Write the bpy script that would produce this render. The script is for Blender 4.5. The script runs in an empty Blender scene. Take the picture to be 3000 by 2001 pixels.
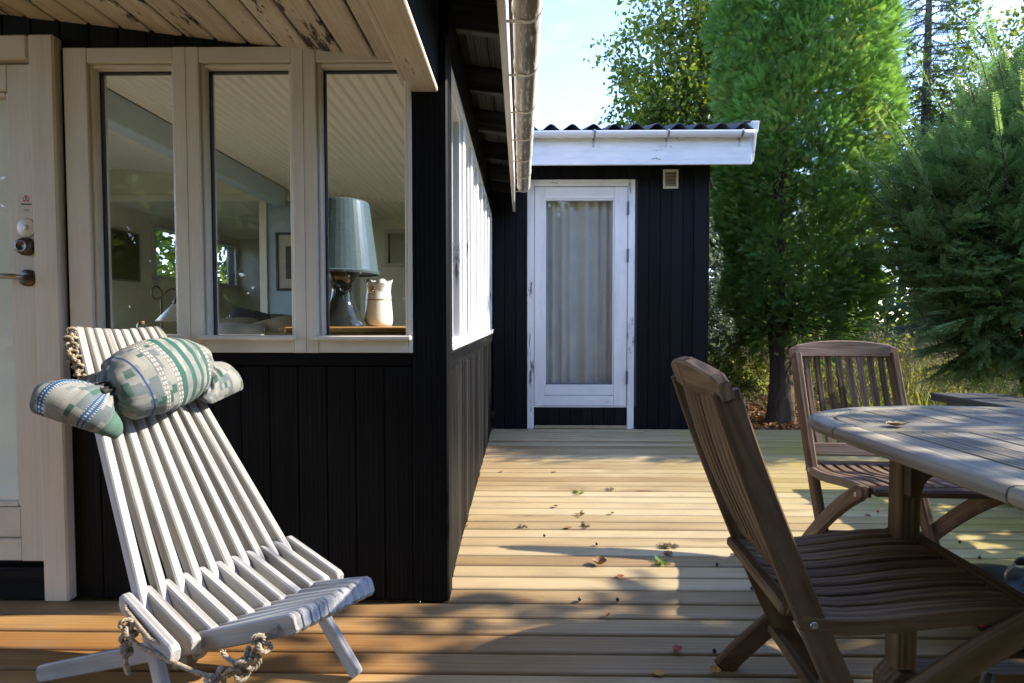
import bpy, bmesh, math, random
import numpy as np
from mathutils import Matrix, Vector, Euler

random.seed(7); RNG = np.random.default_rng(11)
R = math.radians
scene = bpy.context.scene
COL = scene.collection

# ------------------------------------------------------------------ camera, sky, sun, exposure
cam_d = bpy.data.cameras.new("camera"); cam = bpy.data.objects.new("camera", cam_d); COL.objects.link(cam)
cam.location = (0, 0, 0.98)
cam.rotation_euler = (R(90 - 2.078), 0, R(0.893))
cam_d.sensor_width = 36; cam_d.lens = 20.0; cam_d.clip_start = 0.02; cam_d.clip_end = 2000
scene.camera = cam

SUN_DIR = Vector((1.5, 0.12, 1.0)).normalized()          # towards the sun
SUN_EL = math.asin(SUN_DIR.z)
SUN_AZ = math.atan2(SUN_DIR.x, SUN_DIR.y)                 # clockwise from +Y
world = bpy.data.worlds.new("World"); scene.world = world; world.use_nodes = True
wn = world.node_tree.nodes; wl = world.node_tree.links; wn.clear()
w_out = wn.new("ShaderNodeOutputWorld"); w_bg = wn.new("ShaderNodeBackground")
w_sky = wn.new("ShaderNodeTexSky"); w_sky.sky_type = 'NISHITA'; w_sky.sun_disc = False
w_sky.sun_elevation = SUN_EL; w_sky.sun_rotation = SUN_AZ
w_sky.air_density = 1.0; w_sky.dust_density = 0.1; w_sky.ozone_density = 2.6
w_tc = wn.new("ShaderNodeTexCoord"); w_map = wn.new("ShaderNodeMapping"); w_map.inputs['Scale'].default_value = (1.0, 1.0, 2.4)
w_noise = wn.new("ShaderNodeTexNoise"); w_noise.inputs['Scale'].default_value = 3.4; w_noise.inputs['Detail'].default_value = 7; w_noise.inputs['Roughness'].default_value = 0.55
w_ramp = wn.new("ShaderNodeValToRGB"); w_ramp.color_ramp.elements[0].position = 0.56; w_ramp.color_ramp.elements[1].position = 0.95
w_ramp.color_ramp.elements[1].color = (0.35, 0.35, 0.35, 1)
w_mix = wn.new("ShaderNodeMixRGB"); w_mix.inputs[2].default_value = (3.8, 4.0, 4.3, 1)
wl.new(w_tc.outputs['Generated'], w_map.inputs[0]); wl.new(w_map.outputs[0], w_noise.inputs['Vector'])
wl.new(w_noise.outputs[0], w_ramp.inputs[0]); wl.new(w_ramp.outputs[0], w_mix.inputs[0])
w_tint = wn.new('ShaderNodeMixRGB'); w_tint.blend_type = 'MULTIPLY'; w_tint.inputs[0].default_value = 1.0; w_tint.inputs[2].default_value = (0.78, 0.74, 0.86, 1)
wl.new(w_sky.outputs[0], w_tint.inputs[1]); wl.new(w_tint.outputs[0], w_mix.inputs[1]); wl.new(w_mix.outputs[0], w_bg.inputs[0])
w_bg.inputs[1].default_value = 0.15
wl.new(w_bg.outputs[0], w_out.inputs[0])

sun_d = bpy.data.lights.new("sun", 'SUN'); sun_d.energy = 2.0; sun_d.angle = R(0.53); sun_d.color = (1.0, 0.90, 0.75)
sun = bpy.data.objects.new("sun", sun_d); COL.objects.link(sun)
sun.rotation_euler = SUN_DIR.to_track_quat('Z', 'Y').to_euler(); sun.location = (20, 5, 14)

scene.render.engine = 'CYCLES'
scene.view_settings.view_transform = 'Standard'; scene.view_settings.look = 'None'
scene.view_settings.exposure = 2.55; scene.view_settings.gamma = 1.0
scene.view_settings.use_curve_mapping = False
scene.cycles.max_bounces = 10; scene.cycles.diffuse_bounces = 5; scene.cycles.glossy_bounces = 4
scene.cycles.transmission_bounces = 6; scene.cycles.transparent_max_bounces = 16
scene.cycles.caustics_reflective = False; scene.cycles.caustics_refractive = False
scene.cycles.sample_clamp_indirect = 6.0

# ------------------------------------------------------------------ object helpers
WM = {}                                                    # world matrices by object
def reg(o, parent, M):
    WM[o] = M.copy()
    if parent is not None:
        o.parent = parent
        o.matrix_basis = WM[parent].inverted() @ M
    else:
        o.matrix_basis = M
    COL.objects.link(o)
    return o
def tag(o, label=None, cat=None, group=None, kind=None):
    if label: o['label'] = label
    if cat: o['category'] = cat
    if group: o['group'] = group
    if kind: o['kind'] = kind
    return o
def thing(name, loc, label, cat, group=None, rotz=0.0, kind=None):
    o = bpy.data.objects.new(name, None); o.empty_display_size = 0.1
    reg(o, None, Matrix.Translation(Vector(loc)) @ Matrix.Rotation(rotz, 4, 'Z'))
    return tag(o, label, cat, group, kind)
def part_empty(name, parent, M=None):
    o = bpy.data.objects.new(name, None); o.empty_display_size = 0.05
    return reg(o, parent, M if M is not None else WM[parent])
def mobj(name, me, mat, parent=None, M=Matrix()):
    o = bpy.data.objects.new(name, me)
    if mat is not None and len(me.materials) == 0: me.materials.append(mat)
    return reg(o, parent, M)
def copy_tree(o, M=None, parent=None):
    c = o.copy(); COL.objects.link(c)
    if parent is not None:
        c.parent = parent; WM[c] = WM[parent] @ o.matrix_basis
    else:
        WM[c] = M.copy(); c.matrix_basis = M
    for ch in o.children: copy_tree(ch, None, c)
    return c

# ------------------------------------------------------------------ mesh helpers
def mesh_np(name, verts, faces, smooth=False):
    """verts (N,3); faces list of (M,k) index arrays"""
    me = bpy.data.meshes.new(name)
    verts = np.asarray(verts, np.float32)
    me.vertices.add(len(verts)); me.vertices.foreach_set('co', verts.ravel())
    if isinstance(faces, np.ndarray): faces = [faces]
    loops = np.concatenate([f.ravel() for f in faces]).astype(np.int32)
    sizes = np.concatenate([np.full(len(f), f.shape[1], np.int32) for f in faces])
    starts = np.concatenate([[0], np.cumsum(sizes)[:-1]]).astype(np.int32)
    me.loops.add(len(loops)); me.loops.foreach_set('vertex_index', loops)
    me.polygons.add(len(sizes)); me.polygons.foreach_set('loop_start', starts)
    me.polygons.foreach_set('loop_total', sizes)
    if smooth: me.polygons.foreach_set('use_smooth', np.ones(len(sizes), bool))
    me.update(calc_edges=True); me.validate()
    return me
def mesh_py(name, verts, faces, smooth=False):
    me = bpy.data.meshes.new(name); me.from_pydata([tuple(v) for v in verts], [], [tuple(f) for f in faces])
    if smooth: me.polygons.foreach_set('use_smooth', [True] * len(me.polygons))
    me.update(); return me
_cache = {}
def cham_box(L, w, h, d):
    key = ('cb', round(L, 4), round(w, 4), round(h, 4), round(d, 4))
    if key in _cache: return _cache[key]
    a, b, c = L / 2, w / 2, h / 2; d = min(d, a * .8, b * .8, c * .8)
    V = []; idx = {}
    for sx in (-1, 1):
        for sy in (-1, 1):
            for sz in (-1, 1):
                for ax in range(3):
                    p = [sx * (a - d), sy * (b - d), sz * (c - d)]
                    p[ax] = (sx * a, sy * b, sz * c)[ax]
                    idx[(sx, sy, sz, ax)] = len(V); V.append(p)
    Fc = []
    for ax in range(3):
        o1, o2 = [i for i in range(3) if i != ax]
        for s in (-1, 1):
            q = []
            for s1, s2 in ((-1, -1), (1, -1), (1, 1), (-1, 1)):
                k = [0, 0, 0]; k[ax] = s; k[o1] = s1; k[o2] = s2
                q.append(idx[(*k, ax)])
            Fc.append(q)
    for ax in range(3):                                   # edges along axis ax
        o1, o2 = [i for i in range(3) if i != ax]
        for s1 in (-1, 1):
            for s2 in (-1, 1):
                k = [0, 0, 0]; k[o1] = s1; k[o2] = s2
                k0 = list(k); k0[ax] = -1; k1 = list(k); k1[ax] = 1
                Fc.append([idx[(*k0, o1)], idx[(*k1, o1)], idx[(*k1, o2)], idx[(*k0, o2)]])
    for sx in (-1, 1):
        for sy in (-1, 1):
            for sz in (-1, 1): Fc.append([idx[(sx, sy, sz, 0)], idx[(sx, sy, sz, 1)], idx[(sx, sy, sz, 2)]])
    me = mesh_py('block', V, Fc)
    bm = bmesh.new(); bm.from_mesh(me); bmesh.ops.recalc_face_normals(bm, faces=bm.faces); bm.to_mesh(me); bm.free()
    _cache[key] = me
    return me
def frame_mat(o, x, y_hint):
    x = Vector(x).normalized(); z = x.cross(Vector(y_hint)).normalized(); y = z.cross(x).normalized()
    M = Matrix((x, y, z)).transposed().to_4x4(); M.translation = Vector(o); return M
def matcopy(me, mat):
    key = (me.name, mat.name)
    if key not in _cache:
        m2 = me.copy(); m2.materials.clear(); m2.materials.append(mat); _cache[key] = m2
    return _cache[key]
def bar(name, p0, p1, w, h, mat, parent=None, side=(0, 1, 0), d=0.003, P=Matrix()):
    """a bar from p0 to p1 (its grain along local X); w is its size along side, h across"""
    p0, p1 = P @ Vector(p0), P @ Vector(p1); side = P.to_3x3() @ Vector(side)
    ax = p1 - p0
    if abs(ax.normalized().dot(side.normalized())) > .98: side = Vector((0, 0, 1)) if abs(ax.normalized().z) < .9 else Vector((0, 1, 0))
    M = frame_mat((p0 + p1) / 2, ax, side)
    return mobj(name, matcopy(cham_box(ax.length, w, h, d), mat), None, parent, M)
def bx(name, x0, x1, y0, y1, z0, z1, mat, parent=None, d=0.003):
    """axis aligned block; grain follows its longest side"""
    L = (x1 - x0, y1 - y0, z1 - z0); c = ((x0 + x1) / 2, (y0 + y1) / 2, (z0 + z1) / 2)
    k = L.index(max(L)); ax = [Vector((1, 0, 0)), Vector((0, 1, 0)), Vector((0, 0, 1))]
    o1 = [i for i in range(3) if i != k][0]; o2 = [i for i in range(3) if i != k][1]
    p0 = Vector(c) - ax[k] * L[k] / 2; p1 = Vector(c) + ax[k] * L[k] / 2
    return bar(name, p0, p1, L[o1], L[o2], mat, parent, ax[o1], d)
def loft(name, rings, mat, parent=None, M=Matrix(), smooth=True, cap=True, closed=True, uv=None, P=None):
    rings = [np.asarray(r, float) for r in rings]; n = len(rings[0]); m = len(rings)
    V = np.concatenate(rings); F = []
    for i in range(m - 1):
        for j in range(n if closed else n - 1):
            k = (j + 1) % n
            F.append((i * n + j, i * n + k, (i + 1) * n + k, (i + 1) * n + j))
    if cap and closed:
        F.append(tuple(range(n - 1, -1, -1))); F.append(tuple((m - 1) * n + j for j in range(n)))
    me = mesh_py(name, V, F, smooth)
    bm = bmesh.new(); bm.from_mesh(me); bmesh.ops.recalc_face_normals(bm, faces=bm.faces); bm.to_mesh(me); bm.free()
    if smooth and cap and closed:
        ek = {tuple(sorted(e.vertices)): e.index for e in me.edges}
        for pol in (me.polygons[len(F) - 1], me.polygons[len(F) - 2]):
            pol.use_smooth = False
            vs = list(pol.vertices)
            for a_, b_ in zip(vs, vs[1:] + vs[:1]): me.edges[ek[tuple(sorted((a_, b_)))]].use_edge_sharp = True
    return mobj(name, me, mat, parent, M if P is None else P @ M)
def lathe(name, prof, mat, parent, M, n=24, smooth=True):
    ring = lambda r, z: [(r * math.cos(2 * math.pi * k / n), r * math.sin(2 * math.pi * k / n), z) for k in range(n)]
    return loft(name, [ring(max(r, 1e-4), z) for r, z in prof], mat, parent, M, smooth)
def tube_rings(path, r, n=8):
    path = [Vector(p) for p in path]; rr = r if hasattr(r, '__len__') else [r] * len(path)
    rings = []; up = None
    for i, p in enumerate(path):
        t = (path[min(i + 1, len(path) - 1)] - path[max(i - 1, 0)]).normalized()
        if up is None: up = Vector((0, 0, 1)) if abs(t.z) < .9 else Vector((1, 0, 0))
        s = t.cross(up)
        if s.length < 1e-4: s = t.cross(Vector((0, 1, 0)))
        s.normalize(); u = s.cross(t).normalized(); up = u
        rings.append([p + (s * math.cos(2 * math.pi * k / n) + u * math.sin(2 * math.pi * k / n)) * rr[i] for k in range(n)])
    return rings
def tube(name, path, r, mat, parent=None, n=8, M=Matrix()):
    return loft(name, tube_rings(path, r, n), mat, parent, M)
def bez(pts, n=24):
    """Catmull-Rom through pts"""
    P = [Vector(p) for p in pts]; P = [2 * P[0] - P[1]] + P + [2 * P[-1] - P[-2]]; out = []
    segs = len(P) - 3; per = max(2, n // segs)
    for i in range(segs):
        a, b, c, d = P[i:i + 4]
        for k in range(per):
            t = k / per
            out.append(.5 * ((2 * b) + (c - a) * t + (2 * a - 5 * b + 4 * c - d) * t * t + (3 * b - a - 3 * c + d) * t ** 3))
    out.append(P[-2]); return out
def sweep(name, path, lat, w, h, mat, parent, P=Matrix(), d=.004, smooth=False):
    """bar of section w (along lat) x h swept along a path; grain on local X. P: world placement of path space"""
    path = [Vector(p) for p in path]; lat = Vector(lat).normalized()
    hs = h if hasattr(h, '__len__') else [h] * len(path)
    M = frame_mat(path[0], path[-1] - path[0], lat); Mi = M.inverted()
    rings = []
    for i, p in enumerate(path):
        t = (path[min(i + 1, len(path) - 1)] - path[max(i - 1, 0)]).normalized()
        nrm = lat.cross(t).normalized(); a, b = w / 2, hs[i] / 2; dd = min(d, b * .7)
        sec = [(a, b - dd), (a - dd, b), (-a + dd, b), (-a, b - dd), (-a, -b + dd), (-a + dd, -b), (a - dd, -b), (a, -b + dd)]
        rings.append([Mi @ (p + lat * u + nrm * v) for u, v in sec])
    return loft(name, rings, mat, parent, P @ M, smooth)

# ------------------------------------------------------------------ node helpers
class NT:
    def __init__(s, name):
        s.m = bpy.data.materials.new(name); s.m.use_nodes = True
        s.t = s.m.node_tree; s.n = s.t.nodes; s.l = s.t.links; s.n.clear()
        s.out = s.n.new('ShaderNodeOutputMaterial')
    def nd(s, typ, ins=None, **kw):
        x = s.n.new(typ)
        for k, v in kw.items(): setattr(x, k, v)
        for k, v in (ins or {}).items():
            if isinstance(v, bpy.types.NodeSocket): s.l.new(v, x.inputs[k])
            else: x.inputs[k].default_value = v
        return x
    def math(s, op, a, b=0.0, c=0.0, clamp=False):
        return s.nd('ShaderNodeMath', {0: a, 1: b, 2: c}, operation=op, use_clamp=clamp).outputs[0]
    def mix(s, f, a, b, mode='MIX'):
        a = (*a, 1) if isinstance(a, tuple) and len(a) == 3 else a
        b = (*b, 1) if isinstance(b, tuple) and len(b) == 3 else b
        return s.nd('ShaderNodeMixRGB', {0: f, 1: a, 2: b}, blend_type=mode).outputs[0]
    def ramp(s, f, stops, interp='LINEAR'):
        x = s.nd('ShaderNodeValToRGB', {0: f}); cr = x.color_ramp; cr.interpolation = interp
        while len(cr.elements) < len(stops): cr.elements.new(0.5)
        for e, (p, c) in zip(cr.elements, stops):
            e.position = p; e.color = (c, c, c, 1) if not isinstance(c, tuple) else (*c, 1)
        return x.outputs[0]
    def noise(s, vec, scale=5, detail=4, rough=.55, dist=0.0):
        return s.nd('ShaderNodeTexNoise', {'Vector': vec, 'Scale': scale, 'Detail': detail, 'Roughness': rough, 'Distortion': dist}).outputs[0]
    def voro(s, vec, scale=5, feature='F1'):
        return s.nd('ShaderNodeTexVoronoi', {'Vector': vec, 'Scale': scale}, feature=feature)
    def coords(s, kind='Object', scale=(1, 1, 1), rnd=True):
        v = s.nd('ShaderNodeTexCoord').outputs[kind]
        if rnd:
            r = s.nd('ShaderNodeObjectInfo').outputs['Random']
            off = s.nd('ShaderNodeCombineXYZ', {0: s.math('MULTIPLY', r, 37.0), 1: s.math('MULTIPLY', r, 91.7), 2: s.math('MULTIPLY', r, 53.3)}).outputs[0]
            v = s.nd('ShaderNodeVectorMath', {0: v, 1: off}, operation='ADD').outputs[0]
        return s.nd('ShaderNodeMapping', {0: v, 'Scale': scale}).outputs[0]
    def rnd(s): return s.nd('ShaderNodeObjectInfo').outputs['Random']
    def bump(s, h, strength=.3, dist=.01):
        return s.nd('ShaderNodeBump', {'Height': h, 'Strength': strength, 'Distance': dist}).outputs[0]
    def pbsdf(s, col, rough=.5, normal=None, spec=.5, metal=0.0, **kw):
        ins = {'Base Color': (*col, 1) if isinstance(col, tuple) and len(col) == 3 else col, 'Roughness': rough, 'Metallic': metal, 'Specular IOR Level': spec}
        if normal is not None: ins['Normal'] = normal
        ins.update(kw)
        b = s.nd('ShaderNodeBsdfPrincipled', ins)
        s.l.new(b.outputs[0], s.out.inputs[0]); return s.m
MAT = {}
def simple(name, col, rough=.5, metal=0.0, spec=.5, var=.0, bumps=0.0, bscale=60):
    t = NT(name); c = col; nrm = None
    if var or bumps:
        v = t.coords('Object', (1, 1, 1)); n = t.noise(v, 8, 5)
        dark = tuple(x * (1 - var) for x in col); light = tuple(min(1, x * (1 + var)) for x in col)
        c = t.ramp(n, [(.3, dark), (.7, light)])
        if bumps: nrm = t.bump(t.noise(v, bscale, 4), bumps, .004)
    MAT[name] = t.pbsdf(c, rough, nrm, spec, metal); return MAT[name]

def wood(name, c_dark, c_mid, c_light, rough=.6, grain=1.0, knots=0.0, knot_col=(.10, .05, .02), bump=.25, rndv=.25, green=None, spec=.3, dirt=None, flake=None, streak=(1.3, 26, 26), gw=.6, fw=.28, shelter=None):
    t = NT(name)
    v = t.coords('Object', (1, 1, 1)); r = t.rnd()
    vs = t.nd('ShaderNodeMapping', {0: v, 'Scale': streak}).outputs[0]
    warp = t.noise(t.nd('ShaderNodeMapping', {0: v, 'Scale': (1.4, 6, 6)}).outputs[0], 1.6, 2)
    g1 = t.noise(vs, 1.0, 5, .6, .6)
    ring = t.nd('ShaderNodeTexWave', {'Vector': t.nd('ShaderNodeMapping', {0: v, 'Scale': (.22, 6, 6)}).outputs[0], 'Scale': 3.2, 'Distortion': 7.0, 'Detail': 3.0, 'Detail Scale': .7}, bands_direction='Y').outputs['Fac']
    g = t.math('ADD', t.math('ADD', t.math('MULTIPLY', g1, gw), (.6 - gw) * .5), t.math('ADD', t.math('MULTIPLY', ring, .22 * grain), t.math('MULTIPLY', warp, .3)))
    g = t.math('ADD', g, t.math('MULTIPLY', t.math('SUBTRACT', r, .5), rndv))
    col = t.ramp(g, [(.30, c_dark), (.52, c_mid), (.78, c_light)])
    fine = t.noise(t.nd('ShaderNodeMapping', {0: v, 'Scale': (5, 160, 160)}).outputs[0], 1.0, 3)
    col = t.mix(t.math('MULTIPLY', t.ramp(fine, [(.52, 0.0), (.75, 1.0)]), fw), col, c_dark)
    h = t.math('ADD', g1, t.math('MULTIPLY', fine, .5))
    if knots:
        kv = t.voro(t.nd('ShaderNodeMapping', {0: v, 'Scale': (2.1, 7.5, 7.5)}).outputs[0], 1.0)
        dn = t.math('ADD', kv.outputs['Distance'], t.math('MULTIPLY', t.math('SUBTRACT', g1, .5), .12))
        sel = t.math('GREATER_THAN', t.nd('ShaderNodeSeparateColor', {0: kv.outputs['Color']}).outputs[0], 1 - knots)
        k1 = t.math('MULTIPLY', t.ramp(dn, [(.06, 1.0), (.13, 0.0)]), sel)
        k2 = t.math('MULTIPLY', t.ramp(dn, [(.10, 0.0), (.16, .55), (.34, 0.0)]), sel)
        col = t.mix(k2, col, tuple(x * .75 for x in c_dark)); col = t.mix(k1, col, knot_col)
    if green:
        gcol, amt, lo, hi = green
        wp = t.nd('ShaderNodeNewGeometry').outputs['Position']
        gn = t.noise(t.nd('ShaderNodeMapping', {0: wp, 'Scale': (1, 2.4, 1)}).outputs[0], 1.1, 5, .65)
        xx = t.nd('ShaderNodeSeparateXYZ', {0: wp}).outputs[0]
        fx = t.nd('ShaderNodeMapRange', {0: xx, 1: lo, 2: hi, 3: 0.0, 4: 1.0}).outputs[0]
        f = t.math('MULTIPLY', t.math('MULTIPLY', t.ramp(gn, [(.32, .25), (.62, 1.0)]), fx), amt)
        col = t.mix(f, col, gcol)
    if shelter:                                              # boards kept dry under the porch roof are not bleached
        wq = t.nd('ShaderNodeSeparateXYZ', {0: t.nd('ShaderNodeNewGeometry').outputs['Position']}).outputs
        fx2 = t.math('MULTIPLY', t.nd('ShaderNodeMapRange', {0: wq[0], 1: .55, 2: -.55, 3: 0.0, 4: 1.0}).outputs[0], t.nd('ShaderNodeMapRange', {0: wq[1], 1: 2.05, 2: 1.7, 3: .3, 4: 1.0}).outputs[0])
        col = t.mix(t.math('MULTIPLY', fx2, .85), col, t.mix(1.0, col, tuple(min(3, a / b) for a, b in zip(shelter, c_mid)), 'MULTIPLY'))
    if dirt:
        dcol, amt = dirt
        dn2 = t.noise(t.nd('ShaderNodeMapping', {0: v, 'Scale': (2.2, 7, 7)}).outputs[0], 1.5, 6, .7)
        col = t.mix(t.math('MULTIPLY', t.ramp(dn2, [(.48, 0.0), (.72, 1.0)]), amt), col, dcol)
    if flake:
        fcol, thr, sc = flake
        fv = t.nd('ShaderNodeMapping', {0: v, 'Scale': (sc[0], sc[1], sc[1])}).outputs[0]
        fm = t.ramp(t.math('MULTIPLY', t.noise(fv, 1.0, 6, .75), t.noise(t.nd('ShaderNodeMapping', {0: v, 'Scale': (1.2, 3, 3)}).outputs[0], 1.0, 2)), [(thr, 0.0), (thr + .025, 1.0)])
        col = t.mix(fm, col, fcol); h = t.math('SUBTRACT', h, t.math('MULTIPLY', fm, .8))
    rn = t.ramp(g1, [(.3, min(1, rough + .1)), (.7, max(.05, rough - .1))])
    MAT[name] = t.pbsdf(col, rn, t.bump(h, bump, .004), spec)
    return MAT[name]

def leaf_mat(name, cols, trans=.35, rough=.45, tcol=None, spec=.3):
    t = NT(name)
    r = t.nd('ShaderNodeAttribute', attribute_name='rnd').outputs['Fac']
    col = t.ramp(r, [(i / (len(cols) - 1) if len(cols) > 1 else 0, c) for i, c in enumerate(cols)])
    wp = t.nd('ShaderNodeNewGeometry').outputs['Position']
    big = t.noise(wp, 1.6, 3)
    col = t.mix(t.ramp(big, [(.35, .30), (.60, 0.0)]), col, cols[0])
    b = t.nd('ShaderNodeBsdfPrincipled', {'Base Color': col, 'Roughness': rough, 'Specular IOR Level': spec})
    tr = t.nd('ShaderNodeBsdfTranslucent', {'Color': t.mix(1.0, col, tcol or (1.6, 1.5, .6), 'MULTIPLY')})
    mx = t.nd('ShaderNodeMixShader', {0: trans, 1: b.outputs[0], 2: tr.outputs[0]})
    t.l.new(mx.outputs[0], t.out.inputs[0]); MAT[name] = t.m; return t.m
def glass_mat(name, tint=(.93, .96, .94), ior=1.5, rough=.0):
    t = NT(name)
    bf = t.nd('ShaderNodeNewGeometry').outputs['Backfacing']
    fr = t.nd('ShaderNodeFresnel', {'IOR': t.math('ADD', ior, t.math('MULTIPLY', bf, 1 / ior - ior))}).outputs[0]
    f2 = t.math('MULTIPLY', fr, 1.0, clamp=True)
    tr = t.nd('ShaderNodeBsdfTransparent', {'Color': (*tint, 1)}); gl = t.nd('ShaderNodeBsdfGlossy', {'Roughness': rough, 'Color': (1, 1, 1, 1)})
    t.l.new(t.nd('ShaderNodeMixShader', {0: f2, 1: tr.outputs[0], 2: gl.outputs[0]}).outputs[0], t.out.inputs[0])
    MAT[name] = t.m; return t.m

# ------------------------------------------------------------------ materials
wood('deck_pine', (.24, .16, .072), (.41, .32, .172), (.52, .435, .275), rough=.55, knots=.42, knot_col=(.17, .085, .035), bump=.3, rndv=.34, grain=.30, streak=(.7, 22, 22), gw=.20, fw=.10,
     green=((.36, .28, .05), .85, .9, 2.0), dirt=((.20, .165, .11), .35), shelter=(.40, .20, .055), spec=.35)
wood('black_board', (.002, .002, .002), (.0045, .0045, .0045), (.009, .0088, .0085), rough=.55, bump=.4, rndv=.1, spec=.10)
wood('black_worn', (.003, .003, .003), (.006, .006, .006), (.022, .0215, .020), rough=.55, bump=.6, rndv=.25, spec=.06, streak=(.8, 34, 34))
wood('shed_board', (.004, .0042, .005), (.0075, .0078, .009), (.012, .0125, .0145), rough=.5, bump=.3, rndv=.25, spec=.12)
wood('rafter_dark', (.010, .010, .010), (.03, .028, .026), (.11, .10, .09), rough=.6, bump=.5, rndv=.3, spec=.3)
wood('white_frame', (.56, .515, .43), (.64, .59, .50), (.70, .65, .56), rough=.42, grain=.3, bump=.08, rndv=.1, dirt=((.42, .37, .29), .35), spec=.4)
wood('white_shed', (.76, .76, .75), (.84, .84, .83), (.88, .88, .87), rough=.4, grain=.3, bump=.1, rndv=.1, dirt=((.50, .51, .52), .3), flake=((.17, .16, .15), .40, (6, 60)), spec=.4)
wood('white_peel', (.70, .70, .69), (.80, .80, .79), (.86, .86, .85), rough=.5, grain=.3, bump=.2, rndv=.1, dirt=((.45, .45, .45), .4), flake=((.16, .13, .10), .36, (5, 34)), spec=.35)
wood('soffit', (.48, .41, .32), (.62, .555, .46), (.72, .66, .57), rough=.6, grain=.4, bump=.25, rndv=.25, dirt=((.36, .26, .16), .55), flake=((.055, .045, .038), .325, (9, 42)), spec=.25)
wood('white_stick', (.19, .18, .17), (.34, .335, .325), (.43, .43, .42), rough=.55, grain=1.2, bump=.4, rndv=.22, fw=.5, dirt=((.30, .27, .22), .3), knots=.10, knot_col=(.38, .24, .10), spec=.35)
wood('teak_brown', (.028, .013, .005), (.082, .044, .018), (.17, .105, .05), rough=.6, bump=.6, fw=.45, rndv=.25, dirt=((.20, .155, .10), .35), spec=.25)
wood('teak_grey', (.045, .023, .011), (.12, .069, .037), (.23, .155, .10), rough=.65, bump=.6, fw=.45, rndv=.35, dirt=((.27, .23, .19), .5), spec=.15)
wood('teak_table', (.085, .07, .05), (.175, .15, .112), (.265, .23, .175), rough=.7, bump=.6, fw=.4, rndv=.3, dirt=((.20, .20, .10), .6), spec=.15)
wood('bench_dark', (.012, .013, .013), (.028, .029, .028), (.06, .06, .055), rough=.6, bump=.35, spec=.3)
wood('pine_shelf', (.42, .20, .07), (.55, .29, .11), (.66, .40, .18), rough=.4, knots=.2, bump=.1)
wood('interior_wall', (.74, .68, .50), (.77, .71, .53), (.80, .74, .56), rough=.6, grain=.3, bump=.08, rndv=.05)
simple('interior_ceiling', (.91, .85, .71), .5)
simple('interior_blue', (.33, .40, .42), .6, var=.06)
simple('interior_floor', (.78, .69, .53), .5, var=.06)
simple('beam_blue', (.50, .58, .60), .5, var=.04)
simple('steel', (.42, .40, .37), .32, 1.0)
simple('dark_steel', (.12, .11, .10), .38, .9)
simple('hinge_grey', (.16, .18, .21), .4, .7)
simple('black_enamel', (.012, .012, .013), .38, var=.2)
simple('black_plastic', (.014, .014, .016), .42)
simple('red_plastic', (.55, .02, .025), .35)
simple('seal_black', (.012, .012, .012), .5)
simple('vent_cream', (.62, .58, .44), .5, var=.06)
simple('concrete_dark', (.08, .08, .08), .8)
glass_mat('pane_glass', (.97, .985, .975)); glass_mat('jar_glass', (.95, .98, .95), 1.45)

def gutter_mat():
    t = NT('gutter_plastic'); v = t.coords('Object', (1, 1, 1), rnd=False)
    wp = t.nd('ShaderNodeSeparateXYZ', {0: v}); ang = wp.outputs[1]
    n = t.noise(t.nd('ShaderNodeMapping', {0: v, 'Scale': (9, 60, 60)}).outputs[0], 1.0, 6, .72)
    n2 = t.noise(t.nd('ShaderNodeMapping', {0: v, 'Scale': (3, 8, 8)}).outputs[0], 1.0, 4, .6)
    base = t.ramp(n2, [(.35, (.60, .55, .45)), (.65, (.78, .75, .68))])
    band = t.ramp(ang, [(0.0, 0.0), (.25, .3), (.50, 1.0), (.78, .95), (.9, 0.0)])   # lichen along the underside
    tt = t.nd('ShaderNodeTexCoord').outputs['UV']; uu = t.nd('ShaderNodeSeparateXYZ', {0: tt}).outputs[1]
    band = t.ramp(uu, [(.26, .25), (.42, .95), (.70, 1.0), (.80, .1)])
    f = t.math('MULTIPLY', t.ramp(t.math('ADD', n, t.math('MULTIPLY', band, .22)), [(.58, 0.0), (.68, 1.0)]), band)
    col = t.mix(f, base, t.ramp(n2, [(.4, (.07, .06, .025)), (.6, (.14, .12, .05))]))
    st = t.math('MULTIPLY', t.ramp(t.noise(t.nd('ShaderNodeMapping', {0: v, 'Scale': (14, 5, 5)}).outputs[0], 1.0, 5, .7), [(.56, 0.0), (.62, 1.0)]), t.ramp(uu, [(.08, .9), (.34, 0.0)]))
    col = t.mix(st, col, (.16, .10, .05))
    MAT['gutter_plastic'] = t.pbsdf(col, .35, t.bump(f, .4, .003), .5)
gutter_mat()
def gutter2_mat():
    t = NT('gutter_white'); tt = t.nd('ShaderNodeTexCoord').outputs['UV']; uu = t.nd('ShaderNodeSeparateXYZ', {0: tt}).outputs[1]
    v = t.coords('Object', (12, 60, 60), rnd=False); n = t.noise(v, 1.0, 6, .7)
    f = t.math('MULTIPLY', t.ramp(n, [(.42, 0.0), (.55, 1.0)]), t.ramp(uu, [(.42, 0.0), (.5, 1.0), (.62, 1.0), (.7, .0)]))
    MAT['gutter_white'] = t.pbsdf(t.mix(f, (.72, .73, .75), (.09, .085, .045)), .35)
gutter2_mat()
def corr_mat():
    t = NT('roof_sheet'); v = t.coords('Object', (1, 1, 1)); n = t.noise(v, 5, 6, .65)
    MAT['roof_sheet'] = t.pbsdf(t.ramp(n, [(.35, (.022, .025, .030)), (.7, (.060, .065, .07))]), .75, t.bump(t.noise(v, 60, 3), .2, .003))
corr_mat()
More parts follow.
